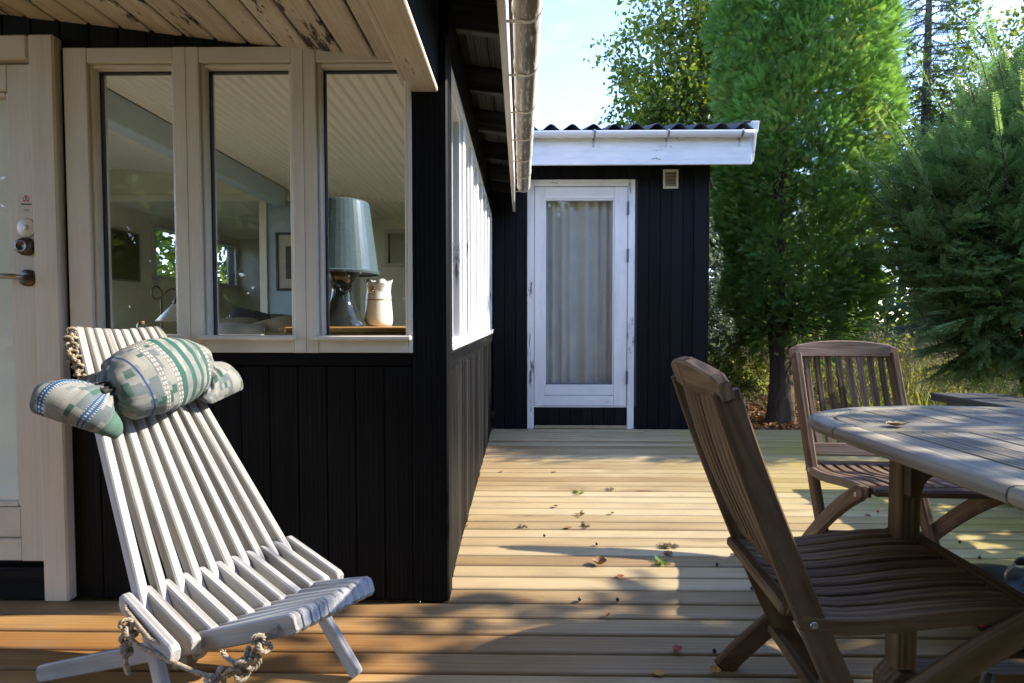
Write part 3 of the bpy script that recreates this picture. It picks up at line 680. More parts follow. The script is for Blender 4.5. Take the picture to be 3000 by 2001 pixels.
# ------------------------------------------------------------------ shed
SH = thing('shed', (.7, 5.9, 0), 'blue-black boarded shed with a white glazed door and corrugated roof', 'shed')
def shed():
    SB, WS, WP = MAT['shed_board'], MAT['white_shed'], MAT['white_peel']
    Y = 5.15
    w = boxes_mesh('wall', [(-.25, .06, Y + .02, Y + .1, -.1, 2.45), (1.017, 1.66, Y + .02, Y + .1, -.1, 2.45), (.06, 1.017, Y + .02, Y + .1, 2.24, 2.45), (.06, 1.017, Y + .02, Y + .1, -.1, .2),
                            (1.58, 1.66, Y + .1, 7.3, -.1, 2.64), (-.25, -.17, Y + .1, 7.3, -.1, 2.64), (-.17, 1.58, 7.2, 7.3, -.1, 3.2)], MAT['concrete_dark'], SH)
    x = -.25
    while x < 1.60:
        x1 = x + .0982
        if x1 > 1.56: x1 = 1.545
        if x1 - x > .02:
            if x1 < .060 or x > 1.017: segs = [(-.0, 2.42)]
            else: segs = [(.03, .197), (2.246, 2.42)]
            for z0, z1 in segs:
                a, b = x, x1
                if z0 == 0.0:
                    if a < .06 < b: b = .058
                bx('plank', a, b, Y, Y + .02, z0, z1, SB, w, .004)
        x += .1
    bx('plank', .0565, .0575, Y + .012, Y + .02, 0, 2.42, SB, w, .0002)
    bx('corner_board', 1.548, 1.662, Y - .012, Y + .02, 0, 2.42, SB, w, .004)
    bx('corner_board', 1.6625, 1.684, Y - .012, Y + .14, 0, 2.42, SB, w, .004)
    y = Y + .15
    while y < 7.25: bx('plank', 1.662, 1.682, y, y + .097, 0, 2.45, SB, w, .006); y += .1
    # door
    dr = part_empty('door', SH, Matrix.Translation((.54, Y, .2)))
    bx('casing', .057, .117, Y - .014, Y + .03, .0, 2.243, WP, dr, .004); bx('casing', .960, 1.020, Y - .014, Y + .03, .0, 2.243, WP, dr, .004)
    bx('casing', .1175, .9595, Y - .0135, Y + .03, 2.184, 2.2425, WS, dr, .004)
    bx('rail', .1175, .9595, Y - .004, Y + .03, .196, .204, WS, dr, .001)
    L = (.122, .955, .208, 2.178); ly0, ly1 = Y - .006, Y + .04
    bx('stile', L[0], .214, ly0, ly1, L[2], L[3], WS, dr, .003); bx('stile', .838, L[1], ly0, ly1, L[2], L[3], WS, dr, .003)
    bx('rail', .2145, .8375, ly0 + .001, ly1, 2.072, L[3] - .001, WS, dr, .003)
    bx('rail', .2145, .8375, ly0 + .001, ly1, L[2] + .001, .302, WS, dr, .004); bx('rail', .2145, .8375, ly0 + .001, ly1, .306, .402, WS, dr, .004)
    bx('bead', .2145, .226, Y + .004, Y + .035, .404, 2.071, WS, dr, .002); bx('bead', .826, .8375, Y + .004, Y + .035, .404, 2.071, WS, dr, .002)
    bx('bead', .2265, .8255, Y + .004, Y + .035, 2.059, 2.071, WS, dr, .002); bx('bead', .2265, .8255, Y - .002, Y + .035, .403, .416, MAT['hinge_grey'], dr, .002)
    bx('pane', .226, .826, Y + .018, Y + .022, .416, 2.059, MAT['pane_glass'], dr, .0005)
    for z in (1.985, 1.565, .468):
        h = bx('hinge', .948, .966, Y - .022, Y - .005, z - .06, z + .06, MAT['hinge_grey'], dr, .003)
        for s in (-.035, .0, .035): bx('hinge_knuckle', .951, .963, Y - .030, Y - .0215, z + s - .014, z + s + .014, MAT['hinge_grey'], dr, .003)
    bx('door_strip', .118, .959, Y - .016, Y + .02, .003, .03, MAT['deck_pine'], dr, .003)
    xs = np.linspace(.15, .90, 90)
    cur = [(x, Y + .10 + .016 * math.sin(x * 62 + 1.3 * math.sin(x * 17)) + .010 * math.sin(x * 27)) for x in xs]
    loft('curtain', [[(x, y, z) for z in np.linspace(.38, 2.12, 6)] for x, y in cur], MAT['curtain_fabric'], dr, cap=False, closed=False)
    # vent
    v = part_empty('vent', SH, Matrix.Translation((1.335, Y, 2.24)))
    VC = MAT['vent_cream']
    bx('frame', 1.268, 1.286, Y - .018, Y, 2.158, 2.329, VC, v, .003); bx('frame', 1.384, 1.402, Y - .018, Y, 2.158, 2.329, VC, v, .003)
    bx('frame', 1.2865, 1.3835, Y - .018, Y, 2.308, 2.329, VC, v, .003); bx('frame', 1.2865, 1.3835, Y - .018, Y, 2.158, 2.178, VC, v, .003)
    for k in range(10):
        z = 2.184 + k * .0127
        bar('slat', (1.2865, Y - .009, z), (1.3835, Y - .009, z), .0015, .014, VC, v, (0, .55, -.8), .0003)
    # fascia, gutter, roof
    FYs = 4.86
    bx('fascia', -.12, 1.94, FYs, FYs + .022, 2.295, 2.545, WP, SH, .004)
    bar('bargeboard', (1.953, FYs - .01, 2.44), (1.953, 7.4, 3.15), .022, .25, WP, SH, (1, 0, 0), .004)
    bx('soffit_board', -.12, 1.94, FYs + .024, Y - .001, 2.42, 2.44, MAT['rafter_dark'], SH, .003)
    g = gutter('gutter', (1.925, FYs - .047, 2.548), (-.2, FYs - .047, 2.548), .044, MAT['gutter_white'], SH)
    for x in (.61, 1.22, 1.83):
        rings = [[(x + dx, FYs - .047 - u, 2.548 + v_) for u, v_ in half_ring(.047, 14, .3)] + [(x + dx, FYs - .047 - u, 2.548 + v_) for u, v_ in half_ring(.043, 14, .3)[::-1]] for dx in (-.008, .008)]
        loft('gutter_bracket', rings, MAT['steel'], g, smooth=False)
        bx('gutter_bracket', x - .008, x + .008, FYs - .003, FYs, 2.44, 2.52, MAT['steel'], g, .0008)
    for i, (xa, xb) in enumerate(((-.20, .87), (.82, 1.93))):
        n = int((xb - xa) / .177 * 10); xs = np.linspace(xa, xb, n)
        V = []
        for dz in (0, -.007):
            for y in (4.80, 7.4):
                for x in xs: V.append((x, y, 2.592 + (y - 4.8) * .28 + .026 * math.cos((x - .605) / .177 * 2 * math.pi) + dz + i * .004))
        F = []
        for a in range(n - 1):
            F += [(a, a + 1, n + a + 1, n + a), (2 * n + a, 3 * n + a, 3 * n + a + 1, 2 * n + a + 1), (a, 2 * n + a, 2 * n + a + 1, a + 1)]
        mobj('corrugated_sheet', mesh_py('corrugated_sheet', V, F, False), MAT['roof_sheet'], SH)
    bar('verge_board', (1.955, 4.84, 2.60), (1.955, 7.4, 3.31), .06, .09, WP, SH, (1, 0, 0), .004)
    bar('verge_cap', (1.945, 4.86, 2.652), (1.945, 7.4, 3.362), .13, .012, MAT['bark_grey'], SH, (1, 0, 0), .003)
shed()

# ================================================================== FURNITURE
def rope_strands(path, r=.0052, pitch=.022, n=6):
    """three twisted strands along a path -> verts, faces"""
    P = [Vector(p) for p in path]
    d = [0.0]
    for a, b in zip(P[:-1], P[1:]): d.append(d[-1] + (b - a).length)
    total = d[-1]; m = max(6, int(total / .0042)); pts = []; tang = []
    for k in range(m + 1):
        s = total * k / m; i = max(0, min(len(P) - 2, next((j for j in range(len(d) - 1) if d[j + 1] >= s), len(P) - 2)))
        t = (s - d[i]) / max(1e-9, d[i + 1] - d[i]); pts.append(P[i].lerp(P[i + 1], t))
    up = None; V = []; F = []; frames = []
    for k, p in enumerate(pts):
        t = (pts[min(k + 1, m)] - pts[max(k - 1, 0)]).normalized()
        if up is None: up = Vector((0, 0, 1)) if abs(t.z) < .9 else Vector((1, 0, 0))
        s = t.cross(up)
        if s.length < 1e-4: s = t.cross(Vector((0, 1, .3)))
        s.normalize(); u = s.cross(t).normalized(); up = u; frames.append((p, s, u))
    for st in range(3):
        base = len(V)
        for k, (p, s, u) in enumerate(frames):
            a = 2 * math.pi * (total * k / m / pitch + st / 3); c = p + (s * math.cos(a) + u * math.sin(a)) * r * .52
            for j in range(n):
                b = 2 * math.pi * j / n; V.append(c + (s * math.cos(b) + u * math.sin(b)) * r * .56)
        for k in range(m):
            for j in range(n): F.append((base + k * n + j, base + k * n + (j + 1) % n, base + (k + 1) * n + (j + 1) % n, base + (k + 1) * n + j))
    return V, F
def rope(name, paths, mat, parent, P):
    V = []; F = []
    for path in paths:
        v, f = rope_strands(path); b = len(V); V += v; F += [tuple(i + b for i in q) for q in f]
    return mobj(name, mesh_py(name, V, F, True), mat, parent, P)
def knot(c, r=.017, ax=(0, 0, 1), seed=0):
    rr = random.Random(seed); ax = Vector(ax).normalized(); q = Vector((0, 0, 1)).rotation_difference(ax); out = []
    for k in range(46):
        t = 2 * math.pi * k / 45
        p = Vector((math.sin(t) + 1.7 * math.sin(2 * t), math.cos(t) - 1.7 * math.cos(2 * t), -1.15 * math.sin(3 * t))) * r * .40
        out.append(Vector(c) + q @ p)
    return out
t_ = NT('rope_fibre'); v_ = t_.coords('Object', (1, 1, 1)); n_ = t_.noise(v_, 90, 5, .7)
MAT['rope_fibre'] = t_.pbsdf(t_.ramp(n_, [(.3, (.16, .12, .075)), (.7, (.47, .41, .31))]), .85, t_.bump(n_, .5, .002), .15)

SC_POS = Vector((-.558, 1.315, 0)); SC_ROT = math.atan2(-.55, .835)
SCM = Matrix.Translation(SC_POS) @ Matrix.Rotation(SC_ROT, 4, 'Z')
def stick_chair():
    ST = MAT['white_stick']
    ch = thing('slatted_chair', SC_POS, 'white slatted stick chair with rope lacing on the porch', 'chair', rotz=SC_ROT)
    th, dp = .0205, .044
    def stick(name, a, b):
        a, b = Vector(a), Vector(b); ax = (b - a)
        # rounded-end stick: section th x dp, grain on X
        M = SCM @ frame_mat((a + b) / 2, ax, Vector((0, 1, 0)))
        L = ax.length; key = ('stick', round(L, 3))
        if key not in _cache:
            rings = []
            for x, k in ((-L / 2, .62), (-L / 2 + .005, .86), (-L / 2 + .013, 1), (L / 2 - .013, 1), (L / 2 - .005, .86), (L / 2, .62)):
                y, z, c = th / 2, dp / 2 * k, .0035
                rings.append([(x, y, z - c), (x, y - c, z), (x, -y + c, z), (x, -y, z - c), (x, -y, -z + c), (x, -y + c, -z), (x, y - c, -z), (x, y, -z + c)])
            o = loft('stick', rings, ST, smooth=False); _cache[key] = o.data; bpy.data.objects.remove(o)
        return mobj(name, _cache[key], None, ch, M)
    yh = lambda i: -.2155 + .0431 * (i + .5)
    sA = lambda s: -1.08 * s + .006
    for i in range(10):
        top = Vector((-.868, (i - 4.5) * .0242, sA(-.868) + .010 * abs(i - 4.5) / 4.5)); hip = Vector((-.24, yh(i), sA(-.24)))
        d = (hip - top); end_s = -.012 if i in (0, 9) else -.165
        end = top + d * ((end_s + .868) / (-.24 + .868))
        stick('leg_slat' if i in (0, 9) else 'back_slat', top, end)
    for j in range(11):
        y = -.2155 + .0431 * j
        stick('hip_slat', (-.312, y, .322), (-.068, y, .268))
    for i in range(10):
        if i in (0, 9):
            sg = -1 if i == 0 else 1
            stick('leg_slat', (-.722, sg * .262, .022), (.187, sg * .0945, .365))
        else:
            stick('seat_slat', (-.135, yh(i), .240), (.187, (i - 4.5) * .021, .365))
    RM = MAT['rope_fibre']
    # lacing on the near side and the rope hanging below the seat
    yo = -.2155 - .0165
    lace = [[(-.285, yo + .012, .330), (-.262, yo, .320), (-.20, yo - .002, .305), (-.14, yo - .002, .290), (-.105, yo + .012, .284)],
            knot((-.222, yo - .012, .292), .021, (0, 1, .2), 1), knot((-.228, yo - .014, .255), .021, (.3, 1, 0), 2),
            bez([(-.228, yo - .01, .265), (-.243, yo - .012, .22), (-.236, yo - .010, .185)], 8), bez([(-.222, yo - .01, .265), (-.226, yo - .016, .22), (-.220, yo - .012, .188)], 8)]
    hang = bez([(-.222, yo - .012, .285), (-.185, yo - .010, .268), (-.10, yo + .004, .262), (-.01, yo + .024, .252), (.055, yo + .045, .250), (.092, yo + .066, .272), (.118, yo + .085, .312), (.140, -.124, .348), (.142, -.104, .352)], 60)
    kn = [knot((.048, yo + .040, .247), .020, (1, .3, .2), 3), knot((.090, yo + .062, .268), .021, (.2, .5, 1), 4), knot((.108, yo + .076, .292), .021, (.6, .2, 1), 5), knot((.128, yo + .090, .325), .021, (.1, 1, .6), 6),
          bez([(.085, yo + .058, .285), (.070, yo + .048, .300), (.068, yo + .045, .312)], 6), bez([(.04, yo + .036, .24), (.03, yo + .026, .222), (.018, yo + .024, .216)], 6)]
    rope('rope', lace + [hang] + kn, RM, ch, SCM)
    # chain of knots at the top corner
    top = []
    for k, (s, dy, dz) in enumerate(((-.838, -.010, .035), (-.832, -.026, .012), (-.812, -.026, -.008), (-.800, -.032, -.030), (-.778, -.024, -.046), (-.762, -.030, -.070), (-.742, -.026, -.086))):
        top.append(knot((s, -.109 - .014 + dy * .6, sA(-.85) - .02 + dz), .0185, (random.uniform(-.5, .5), 1, random.uniform(-.5, .5)), 20 + k))
    top.append([(-.84, -.118, .915), (-.835, -.135, .90), (-.80, -.140, .85), (-.745, -.142, .80)])
    rope('rope', top, RM, ch, SCM)
    return ch
stick_chair()

def cushion():
    # pattern material: U along the roll, V round it
    t = NT('kilim_cloth'); uv = t.nd('ShaderNodeTexCoord').outputs['UV']; sx = t.nd('ShaderNodeSeparateXYZ', {0: uv}); u, v = sx.outputs[0], sx.outputs[1]
    ob = t.coords('Object', (1, 1, 1), rnd=False); n = t.noise(ob, 26, 5, .65); fine = t.noise(ob, 420, 3)
    # stepped blotches of the beige ground
    cell = t.nd('ShaderNodeCombineXYZ', {0: t.math('SNAP', u, .026), 1: t.math('SNAP', v, .02), 2: 0.0}).outputs[0]
    blot = t.noise(cell, 7, 3, .6); blot2 = t.noise(cell, 13, 2)
    ground = t.ramp(blot, [(.36, (.17, .20, .21)), (.47, (.36, .345, .31)), (.56, (.25, .275, .28)), (.60, (.43, .40, .35))], 'CONSTANT')
    ground = t.mix(t.ramp(blot2, [(.61, 0.0), (.62, 1.0)]), ground, (.055, .14, .105))
    bands = [(0.0, (.24, .30, .30)), (.34, (.40, .37, .32)), (.395, (.30, .25, .22)), (.425, (.45, .41, .35)), (.47, (.30, .25, .22)), (.50, (.045, .145, .125)), (.53, (.42, .39, .34)),
             (.565, (.045, .145, .125)), (.595, (.42, .39, .34)), (.63, (.045, .145, .125)), (.66, (.42, .39, .34)), (.69, (.045, .145, .125)), (.72, (.30, .25, .22)), (.75, (.46, .42, .36)), (.79, (.30, .25, .22)), (.82, (.40, .38, .34))]
    un = t.math('ADD', u, t.math('MULTIPLY', t.math('SUBTRACT', n, .5), .006))
    band = t.ramp(un, bands, 'CONSTANT')
    isb = t.ramp(un, [(0, 0.0), (.395, 1.0), (.425, .0), (.47, 1.0), (.53, .55), (.565, 1.0), (.595, .55), (.63, 1.0), (.66, .55), (.69, 1.0), (.75, 0.0), (.79, 1.0), (.82, 0.0)], 'CONSTANT')
    col = t.mix(isb, ground, band)
    blue = t.math('MULTIPLY', t.ramp(t.math('SNAP', v, .02), [(.60, 0.0), (.61, 1.0), (.80, 1.0), (.81, 0.0)], 'CONSTANT'), t.ramp(un, [(.53, 0.0), (.531, 1.0), (.565, 0.0), (.595, 1.0), (.63, 0.0), (.66, 1.0), (.69, 0.0)], 'CONSTANT'))
    col = t.mix(blue, col, (.03, .14, .36))
    dots = t.math('MULTIPLY', t.math('GREATER_THAN', t.math('FRACT', t.math('MULTIPLY', v, 46)), .45), t.math('GREATER_THAN', t.math('FRACT', t.math('MULTIPLY', u, 66)), .5))
    dmask = t.ramp(un, [(0, 0.0), (.395, 1.0), (.425, 0.0), (.47, 1.0), (.50, 0.0), (.72, 1.0), (.75, 0.0), (.79, 1.0), (.82, 0.0)], 'CONSTANT')
    col = t.mix(t.math('MULTIPLY', dots, dmask), col, (.72, .70, .66))
    col = t.mix(t.ramp(u, [(.315, 0.0), (.317, 1.0), (.326, 1.0), (.328, 0.0)], 'CONSTANT'), col, (.02, .06, .22))
    # end flap: blue ticked bands
    fb = t.ramp(v, [(0, 0.0), (.10, 1.0), (.135, 0.0), (.27, 1.0), (.305, 0.0), (.60, 1.0), (.635, 0.0)], 'CONSTANT')
    fl = t.ramp(u, [(.155, 1.0), (.20, 0.0)], 'CONSTANT')
    dots2 = t.math('MULTIPLY', t.math('GREATER_THAN', t.math('FRACT', t.math('MULTIPLY', v, 58)), .5), t.math('GREATER_THAN', t.math('FRACT', t.math('MULTIPLY', u, 150)), .5))
    col = t.mix(t.math('MULTIPLY', fb, fl), col, t.mix(dots2, (.035, .11, .25), (.55, .55, .53)))
    green = t.math('MULTIPLY', t.ramp(v, [(.34, 0.0), (.36, 1.0), (.52, 1.0), (.54, 0.0)], 'CONSTANT'), fl)
    col = t.mix(green, col, (.09, .20, .15))
    dirt = t.noise(ob, 9, 5, .7); col = t.mix(t.math('MULTIPLY', t.ramp(dirt, [(.40, 0.0), (.7, 1.0)]), .5), col, (.13, .135, .13))
    col = t.mix(t.math('MULTIPLY', t.ramp(u, [(.18, .0), (.24, .55), (.36, .0)]), t.ramp(n, [(.35, .3), (.6, 1.0)])), col, (.16, .17, .175))
    col = t.mix(1.0, col, (.74, .78, .80), 'MULTIPLY')
    m = t.pbsdf(col, .9, t.bump(t.math('ADD', fine, t.math('MULTIPLY', n, .6)), .35, .003), .1)
    # spine in chair space: lateral axis y, along the back t, off the back nrm
    tv = Vector((-.679, 0, .734)); nv = Vector((.734, 0, .679)); yv = Vector((0, 1, 0))
    base = Vector((-.672, 0, .726 + .006))
    def pt(y, tt, nn): return base + yv * y + tv * (tt + .30 * max(-.11, min(.11, y))) + nv * nn
    spine = [(-.235, -.062, .080), (-.230, -.056, .090), (-.218, -.046, .102), (-.202, -.034, .108), (-.184, -.022, .110), (-.164, -.012, .110), (-.150, -.007, .110), (-.134, -.002, .112), (-.112, .002, .118), (-.075, .006, .124), (-.035, .006, .127), (.015, .006, .127), (.06, .004, .125), (.098, .0, .120), (.124, -.006, .112), (.142, -.012, .104), (.158, -.022, .096), (.178, -.046, .084), (.190, -.072, .074), (.196, -.088, .068)]
    rad = [(.078, .008), (.100, .030), (.112, .048), (.104, .054), (.074, .048), (.040, .038), (.034, .034), (.060, .058), (.086, .080), (.102, .094), (.109, .098), (.109, .098), (.103, .094), (.086, .080), (.054, .050), (.034, .034), (.056, .040), (.080, .038), (.078, .026), (.062, .006)]
    us = [0, .02, .05, .09, .13, .155, .20, .24, .29, .36, .46, .57, .68, .78, .85, .87, .89, .93, .97, 1.0]
    # resample smoothly
    K = 90; A = np.array([[*s, *r, q] for s, r, q in zip(spine, rad, us)]); idx = np.linspace(0, len(A) - 1, K)
    def cr(i):
        k = int(min(len(A) - 2, math.floor(i))); f = i - k; g = lambda j: A[max(0, min(len(A) - 1, j))]
        a, b, c, d = g(k - 1), g(k), g(k + 1), g(k + 2)
        return .5 * (2 * b + (c - a) * f + (2 * a - 5 * b + 4 * c - d) * f * f + (3 * b - a - 3 * c + d) * f ** 3)
    S = [cr(i) for i in idx]; n_ = 64; V = []; UV = []
    for k, s in enumerate(S):
        c = pt(*s[:3]); a = pt(*S[max(0, k - 1)][:3]); b = pt(*S[min(K - 1, k + 1)][:3]); tan = (b - a).normalized()
        wv = nv.cross(tan).normalized(); nn = tan.cross(wv).normalized()
        pinch = math.exp(-((s[5] - .175) / .085) ** 2) + .8 * math.exp(-((s[5] - .87) / .06) ** 2)
        for j in range(n_):
            th = 2 * math.pi * j / n_
            wr = 1 + pinch * (.13 * math.sin(9 * th + 1.1) + .10 * math.sin(16 * th + s[5] * 30) + .05 * math.sin(23 * th + 2)) + .022 * math.sin(3 * th + s[5] * 11) + .016 * math.sin(5 * th - s[5] * 17) + .010 * math.sin(11 * th + s[5] * 41)
            sag = 1.0 if math.sin(th) > 0 else .93
            V.append(c + wv * (math.cos(th) * s[3] * wr) + nn * (math.sin(th) * s[4] * wr * sag)); UV.append((max(0, min(1, s[5])), j / n_))
    F = [(k * n_ + j, k * n_ + (j + 1) % n_, (k + 1) * n_ + (j + 1) % n_, (k + 1) * n_ + j) for k in range(K - 1) for j in range(n_)]
    F += [tuple(range(n_ - 1, -1, -1)), tuple((K - 1) * n_ + j for j in range(n_))]
    me = mesh_py('cushion_body', V, F, True); uvl = me.uv_layers.new(name='UVMap')
    for pol in me.polygons:
        us_ = [UV[vi][1] for vi in pol.vertices]; wrap = max(us_) - min(us_) > .5 and len(pol.vertices) == 4
        for li, vi in zip(pol.loop_indices, pol.vertices):
            a, b = UV[vi]; uvl.data[li].uv = (a, b + 1 if wrap and b < .5 else b)
    bm = bmesh.new(); bm.from_mesh(me); bmesh.ops.recalc_face_normals(bm, faces=bm.faces); bm.to_mesh(me); bm.free()
    cu = thing('neck_cushion', SCM @ pt(0, 0, .05), 'rolled grey and green patterned cushion strapped to the white slatted chair', 'cushion', rotz=SC_ROT)
    mobj('cover', me, m, cu, SCM)
    # strap, buckle
    BP = MAT['black_plastic']
    c = pt(-.156, -.009, .110); tan = (pt(-.148, -.006, .110) - pt(-.164, -.012, .110)).normalized(); wv = nv.cross(tan).normalized(); nn = tan.cross(wv).normalized()
    ring = []
    for k in range(25):
        a = 2 * math.pi * k / 24; rad_ = .041 if k % 2 else .0405
        p = c + wv * math.cos(a) * rad_ + nn * math.sin(a) * rad_; o = (p - c).normalized() * .0015
        ring.append([p - tan * .014 + o, p + tan * .014 + o, p + tan * .014 - o, p - tan * .014 - o])
    loft('strap', ring, BP, cu, SCM, smooth=False)
    path = bez([c + nn * .040 + wv * -.008, pt(-.152, .045, .10), pt(-.150, .085, .055), pt(-.150, .105, .01), pt(-.14, .11, -.03)], 16)
    rings = []
    for k, p in enumerate(path):
        tn = (path[min(k + 1, len(path) - 1)] - path[max(0, k - 1)]).normalized(); s = (yv - tn * tn.dot(yv)).normalized(); q = tn.cross(s)
        rings.append([p + s * .015 + q * .001, p - s * .015 + q * .001, p - s * .015 - q * .001, p + s * .015 - q * .001])
    loft('strap', rings, BP, cu, SCM, smooth=False)
    b = c + nn * .044
    for k in (-1, 0, 1): bar('buckle', b + wv * (k * .012) - tan * .019, b + wv * (k * .012) + tan * .019, .006, .006, BP, cu, wv, .0015, SCM)
    for k in (-1, 1): bar('buckle', b - wv * .015 + tan * k * .018, b + wv * .015 + tan * k * .018, .005, .006, BP, cu, tan, .0015, SCM)
    wm = simple('strap_mark', (.7, .7, .7), .6); q = c + nn * .0425 * math.cos(.9) + wv * .0425 * math.sin(.9); o1 = (wv * math.cos(.9) - nn * math.sin(.9))
    for (a0, a1, b0, b1) in ((-.006, -.006, -.006, .006), (-.006, .006, 0, 0), (.006, .006, -.004, .005)):
        bar('strap_mark', q + o1 * a0 + tan * b0, q + o1 * a1 + tan * b1 + tan * 1e-4, .0025, .0008, wm, cu, o1 if a0 == a1 else tan, .0002, SCM)
cushion()

# ------------------------------------------------------------------ folding teak chairs
def teak_chair(pos, rot, TM, label, strip=False):
    ch = thing('folding_chair', (pos[0], pos[1], 0), label, 'chair', 'folding wooden chairs at the table', rotz=rot)
    P = Matrix.Translation((pos[0], pos[1], 0)) @ Matrix.Rotation(rot, 4, 'Z'); W = .405; WL = .452
    stile_s = bez([(-.592, 0, .835), (-.53, 0, .66), (-.452, 0, .46), (-.385, 0, .30), (-.31, 0, .14), (-.225, 0, .0)], 30)
    sz = lambda z: np.interp(z, [p.z for p in stile_s][::-1], [p.x for p in stile_s][::-1])
    lat = (0, 1, 0)
    for sg in (-1, 1):
        st = sweep('stile', [Vector((p.x, sg * W / 2, p.z)) for p in stile_s], lat, .027, .056, TM, ch, P)
        zc = .365; c = P @ Vector((sz(zc), sg * (W / 2 + .0138), zc))
        lathe('screw', [(0, 0), (.0085, 0), (.0085, .0012), (.006, .002), (.003, .001), (0, .001)], MAT['steel'], st, Matrix.Translation(c) @ Matrix.Rotation(rot, 4, 'Z') @ Matrix.Rotation(R(-90 * sg), 4, 'X'), 14)
        leg = bez([(.022, 0, .405), (-.02, 0, .385), (-.11, 0, .325), (-.22, 0, .238), (-.33, 0, .14), (-.42, 0, .052), (-.465, 0, .0)], 30)
        lg = sweep('leg', [Vector((p.x, sg * WL / 2, p.z)) for p in leg], lat, .024, [.034 + .02 * min(1, k / 4) for k in range(len(leg))], TM, ch, P)
        c = P @ Vector((-.012, sg * (WL / 2 + .0123), .385))
        lathe('screw', [(0, 0), (.0085, 0), (.0085, .0012), (.006, .002), (.003, .001), (0, .001)], MAT['steel'], lg, Matrix.Translation(c) @ Matrix.Rotation(rot, 4, 'Z') @ Matrix.Rotation(R(-90 * sg), 4, 'X'), 14)
    # arched head rail, leaning with the stiles
    n = 17; rings = []; tx, tz = -.33, .944                   # up the back
    for y in np.linspace(-W / 2 - .022, W / 2 + .022, n):
        f = 1 - (2 * y / (W + .044)) ** 2; e = min(1.0, (abs(abs(y) - (W / 2 + .022)) + .004) / .014)
        bot = Vector((-.588 - .012 * f, y, .822)); h = .046 + .026 * f; h *= (.75 + .25 * e); dpt = .016 * (.7 + .3 * e)
        up = Vector((tx, 0, tz)); nr = Vector((tz, 0, -tx)); c = .005
        sec = [(-dpt, 0), (-dpt, h - c), (-dpt + c, h), (dpt - c, h), (dpt, h - c), (dpt, 0)]
        rings.append([bot + nr * a + up * b for a, b in sec])
    Mr = frame_mat((-.59, 0, .84), (0, 1, 0), (1, 0, 0)); rings = [[Mr.inverted() @ p for p in r] for r in rings]
    rl = loft('head_rail', rings, TM, ch, P @ Mr, smooth=False)
    up = Vector((tx, 0, tz)); nr = Vector((tz, 0, -tx))
    for y in np.linspace(-W / 2, W / 2, 6):
        f = 1 - (2 * y / (W + .044)) ** 2
        c = Vector((-.588 - .012 * f, y, .822)) - nr * .0162 + up * .014
        lathe('peg_hole', [(0, 0), (.0042, 0), (.0038, .0006), (0, .0006)], MAT['seal_black'], rl, P @ frame_mat(c, Vector((0, 1, 0)).cross(-nr), (0, 1, 0)) @ Matrix.Rotation(R(180), 4, 'X'), 8)
    if strip:
        y = .05; f = 1 - (2 * y / (W + .044)) ** 2; c = Vector((-.588 - .012 * f, y, .822)) - nr * .0168
        bar('wedge_strip', c + up * .006, c + up * .060, .011, .003, MAT['teak_grey'], rl, (0, 1, 0), .0008, P)
        cc = Vector((-.60, -.012, .822)) + up * .0722
        lathe('wood_plug', [(0, 0), (.012, 0), (.0115, .0012), (0, .0012)], TM, rl, P @ frame_mat(cc, nr, (0, 1, 0)), 16)
    # back slats and lower back rail
    bar('back_rail', (sz(.445) + .003, -W / 2 + .012, .445), (sz(.445) + .003, W / 2 - .012, .445), .020, .052, TM, ch, (1, 0, 0.35), .003, P)
    for k in range(8):
        y = -W / 2 + W * (k + 1) / 9
        pts = [Vector((sz(z) - .004 - .010 * math.sin(math.pi * (z - .45) / .39), y, z)) for z in np.linspace(.452, .832, 9)]
        sweep('back_slat', pts, lat, .0235, .012, TM, ch, P, .002)
    # seat
    zs = lambda s: np.interp(s, [-.50, -.46, -.40, -.34, -.27, -.20, -.12, -.05, .02], [.392, .380, .3705, .369, .376, .388, .400, .405, .405])
    ss = np.linspace(-.455, -.012, 16)
    for k in range(9):
        y = -.180 + .045 * k
        sweep('seat_slat', [Vector((s, y, zs(s) + .004)) for s in ss], lat, .0325, .015, TM, ch, P, .003)
    for sg in (-1, 1):
        sweep('seat_side', [Vector((s, sg * .2075, zs(s) - .006)) for s in np.linspace(-.44, .012, 16)], lat, .019, .034, TM, ch, P, .003)
    bar('seat_front', (.012, -.198, .403), (.012, .198, .403), .052, .024, TM, ch, (1, 0, 0), .006, P)
    bar('seat_back', (-.452, -.19, .380), (-.452, .19, .380), .034, .026, TM, ch, (1, 0, 0), .006, P)
    bar('rung', (-.335, -WL / 2 + .01, .128), (-.335, WL / 2 - .01, .128), .026, .026, TM, ch, (1, 0, 0), .006, P)
    return ch
teak_chair((1.385, 1.925), -1.622, MAT['teak_grey'], 'grey weathered folding chair behind the far end of the table')
teak_chair((1.018, 1.325), -.063, MAT['teak_brown'], 'brown weathered folding chair pushed under the long side of the table', True)

# ------------------------------------------------------------------ table
def prism(name, pts, z0, z1, mat, parent, d=.0025, rotx=False):
    """vertical prism over a convex polygon, top edge chamfered; grain along world Y"""
    pts = [Vector((p[0], p[1], 0)) for p in pts]; c = sum(pts, Vector()) / len(pts); n = len(pts)
    ins = []
    for i, p in enumerate(pts):
        a = (pts[i - 1] - p).normalized(); b = (pts[(i + 1) % n] - p).normalized(); q = (a + b)
        ins.append(p + (q.normalized() * d if q.length > 1e-3 else Vector()))
    M = frame_mat((c.x, c.y, (z0 + z1) / 2), (0, 1, 0) if not rotx else (1, 0, 0), (-1, 0, 0) if not rotx else (0, 1, 0)); Mi = M.inverted()
    rings = [[Mi @ Vector((p.x, p.y, z0)) for p in pts], [Mi @ Vector((p.x, p.y, z1 - d)) for p in pts], [Mi @ Vector((p.x, p.y, z1)) for p in ins]]
    return loft(name, rings, mat, parent, M, smooth=False)
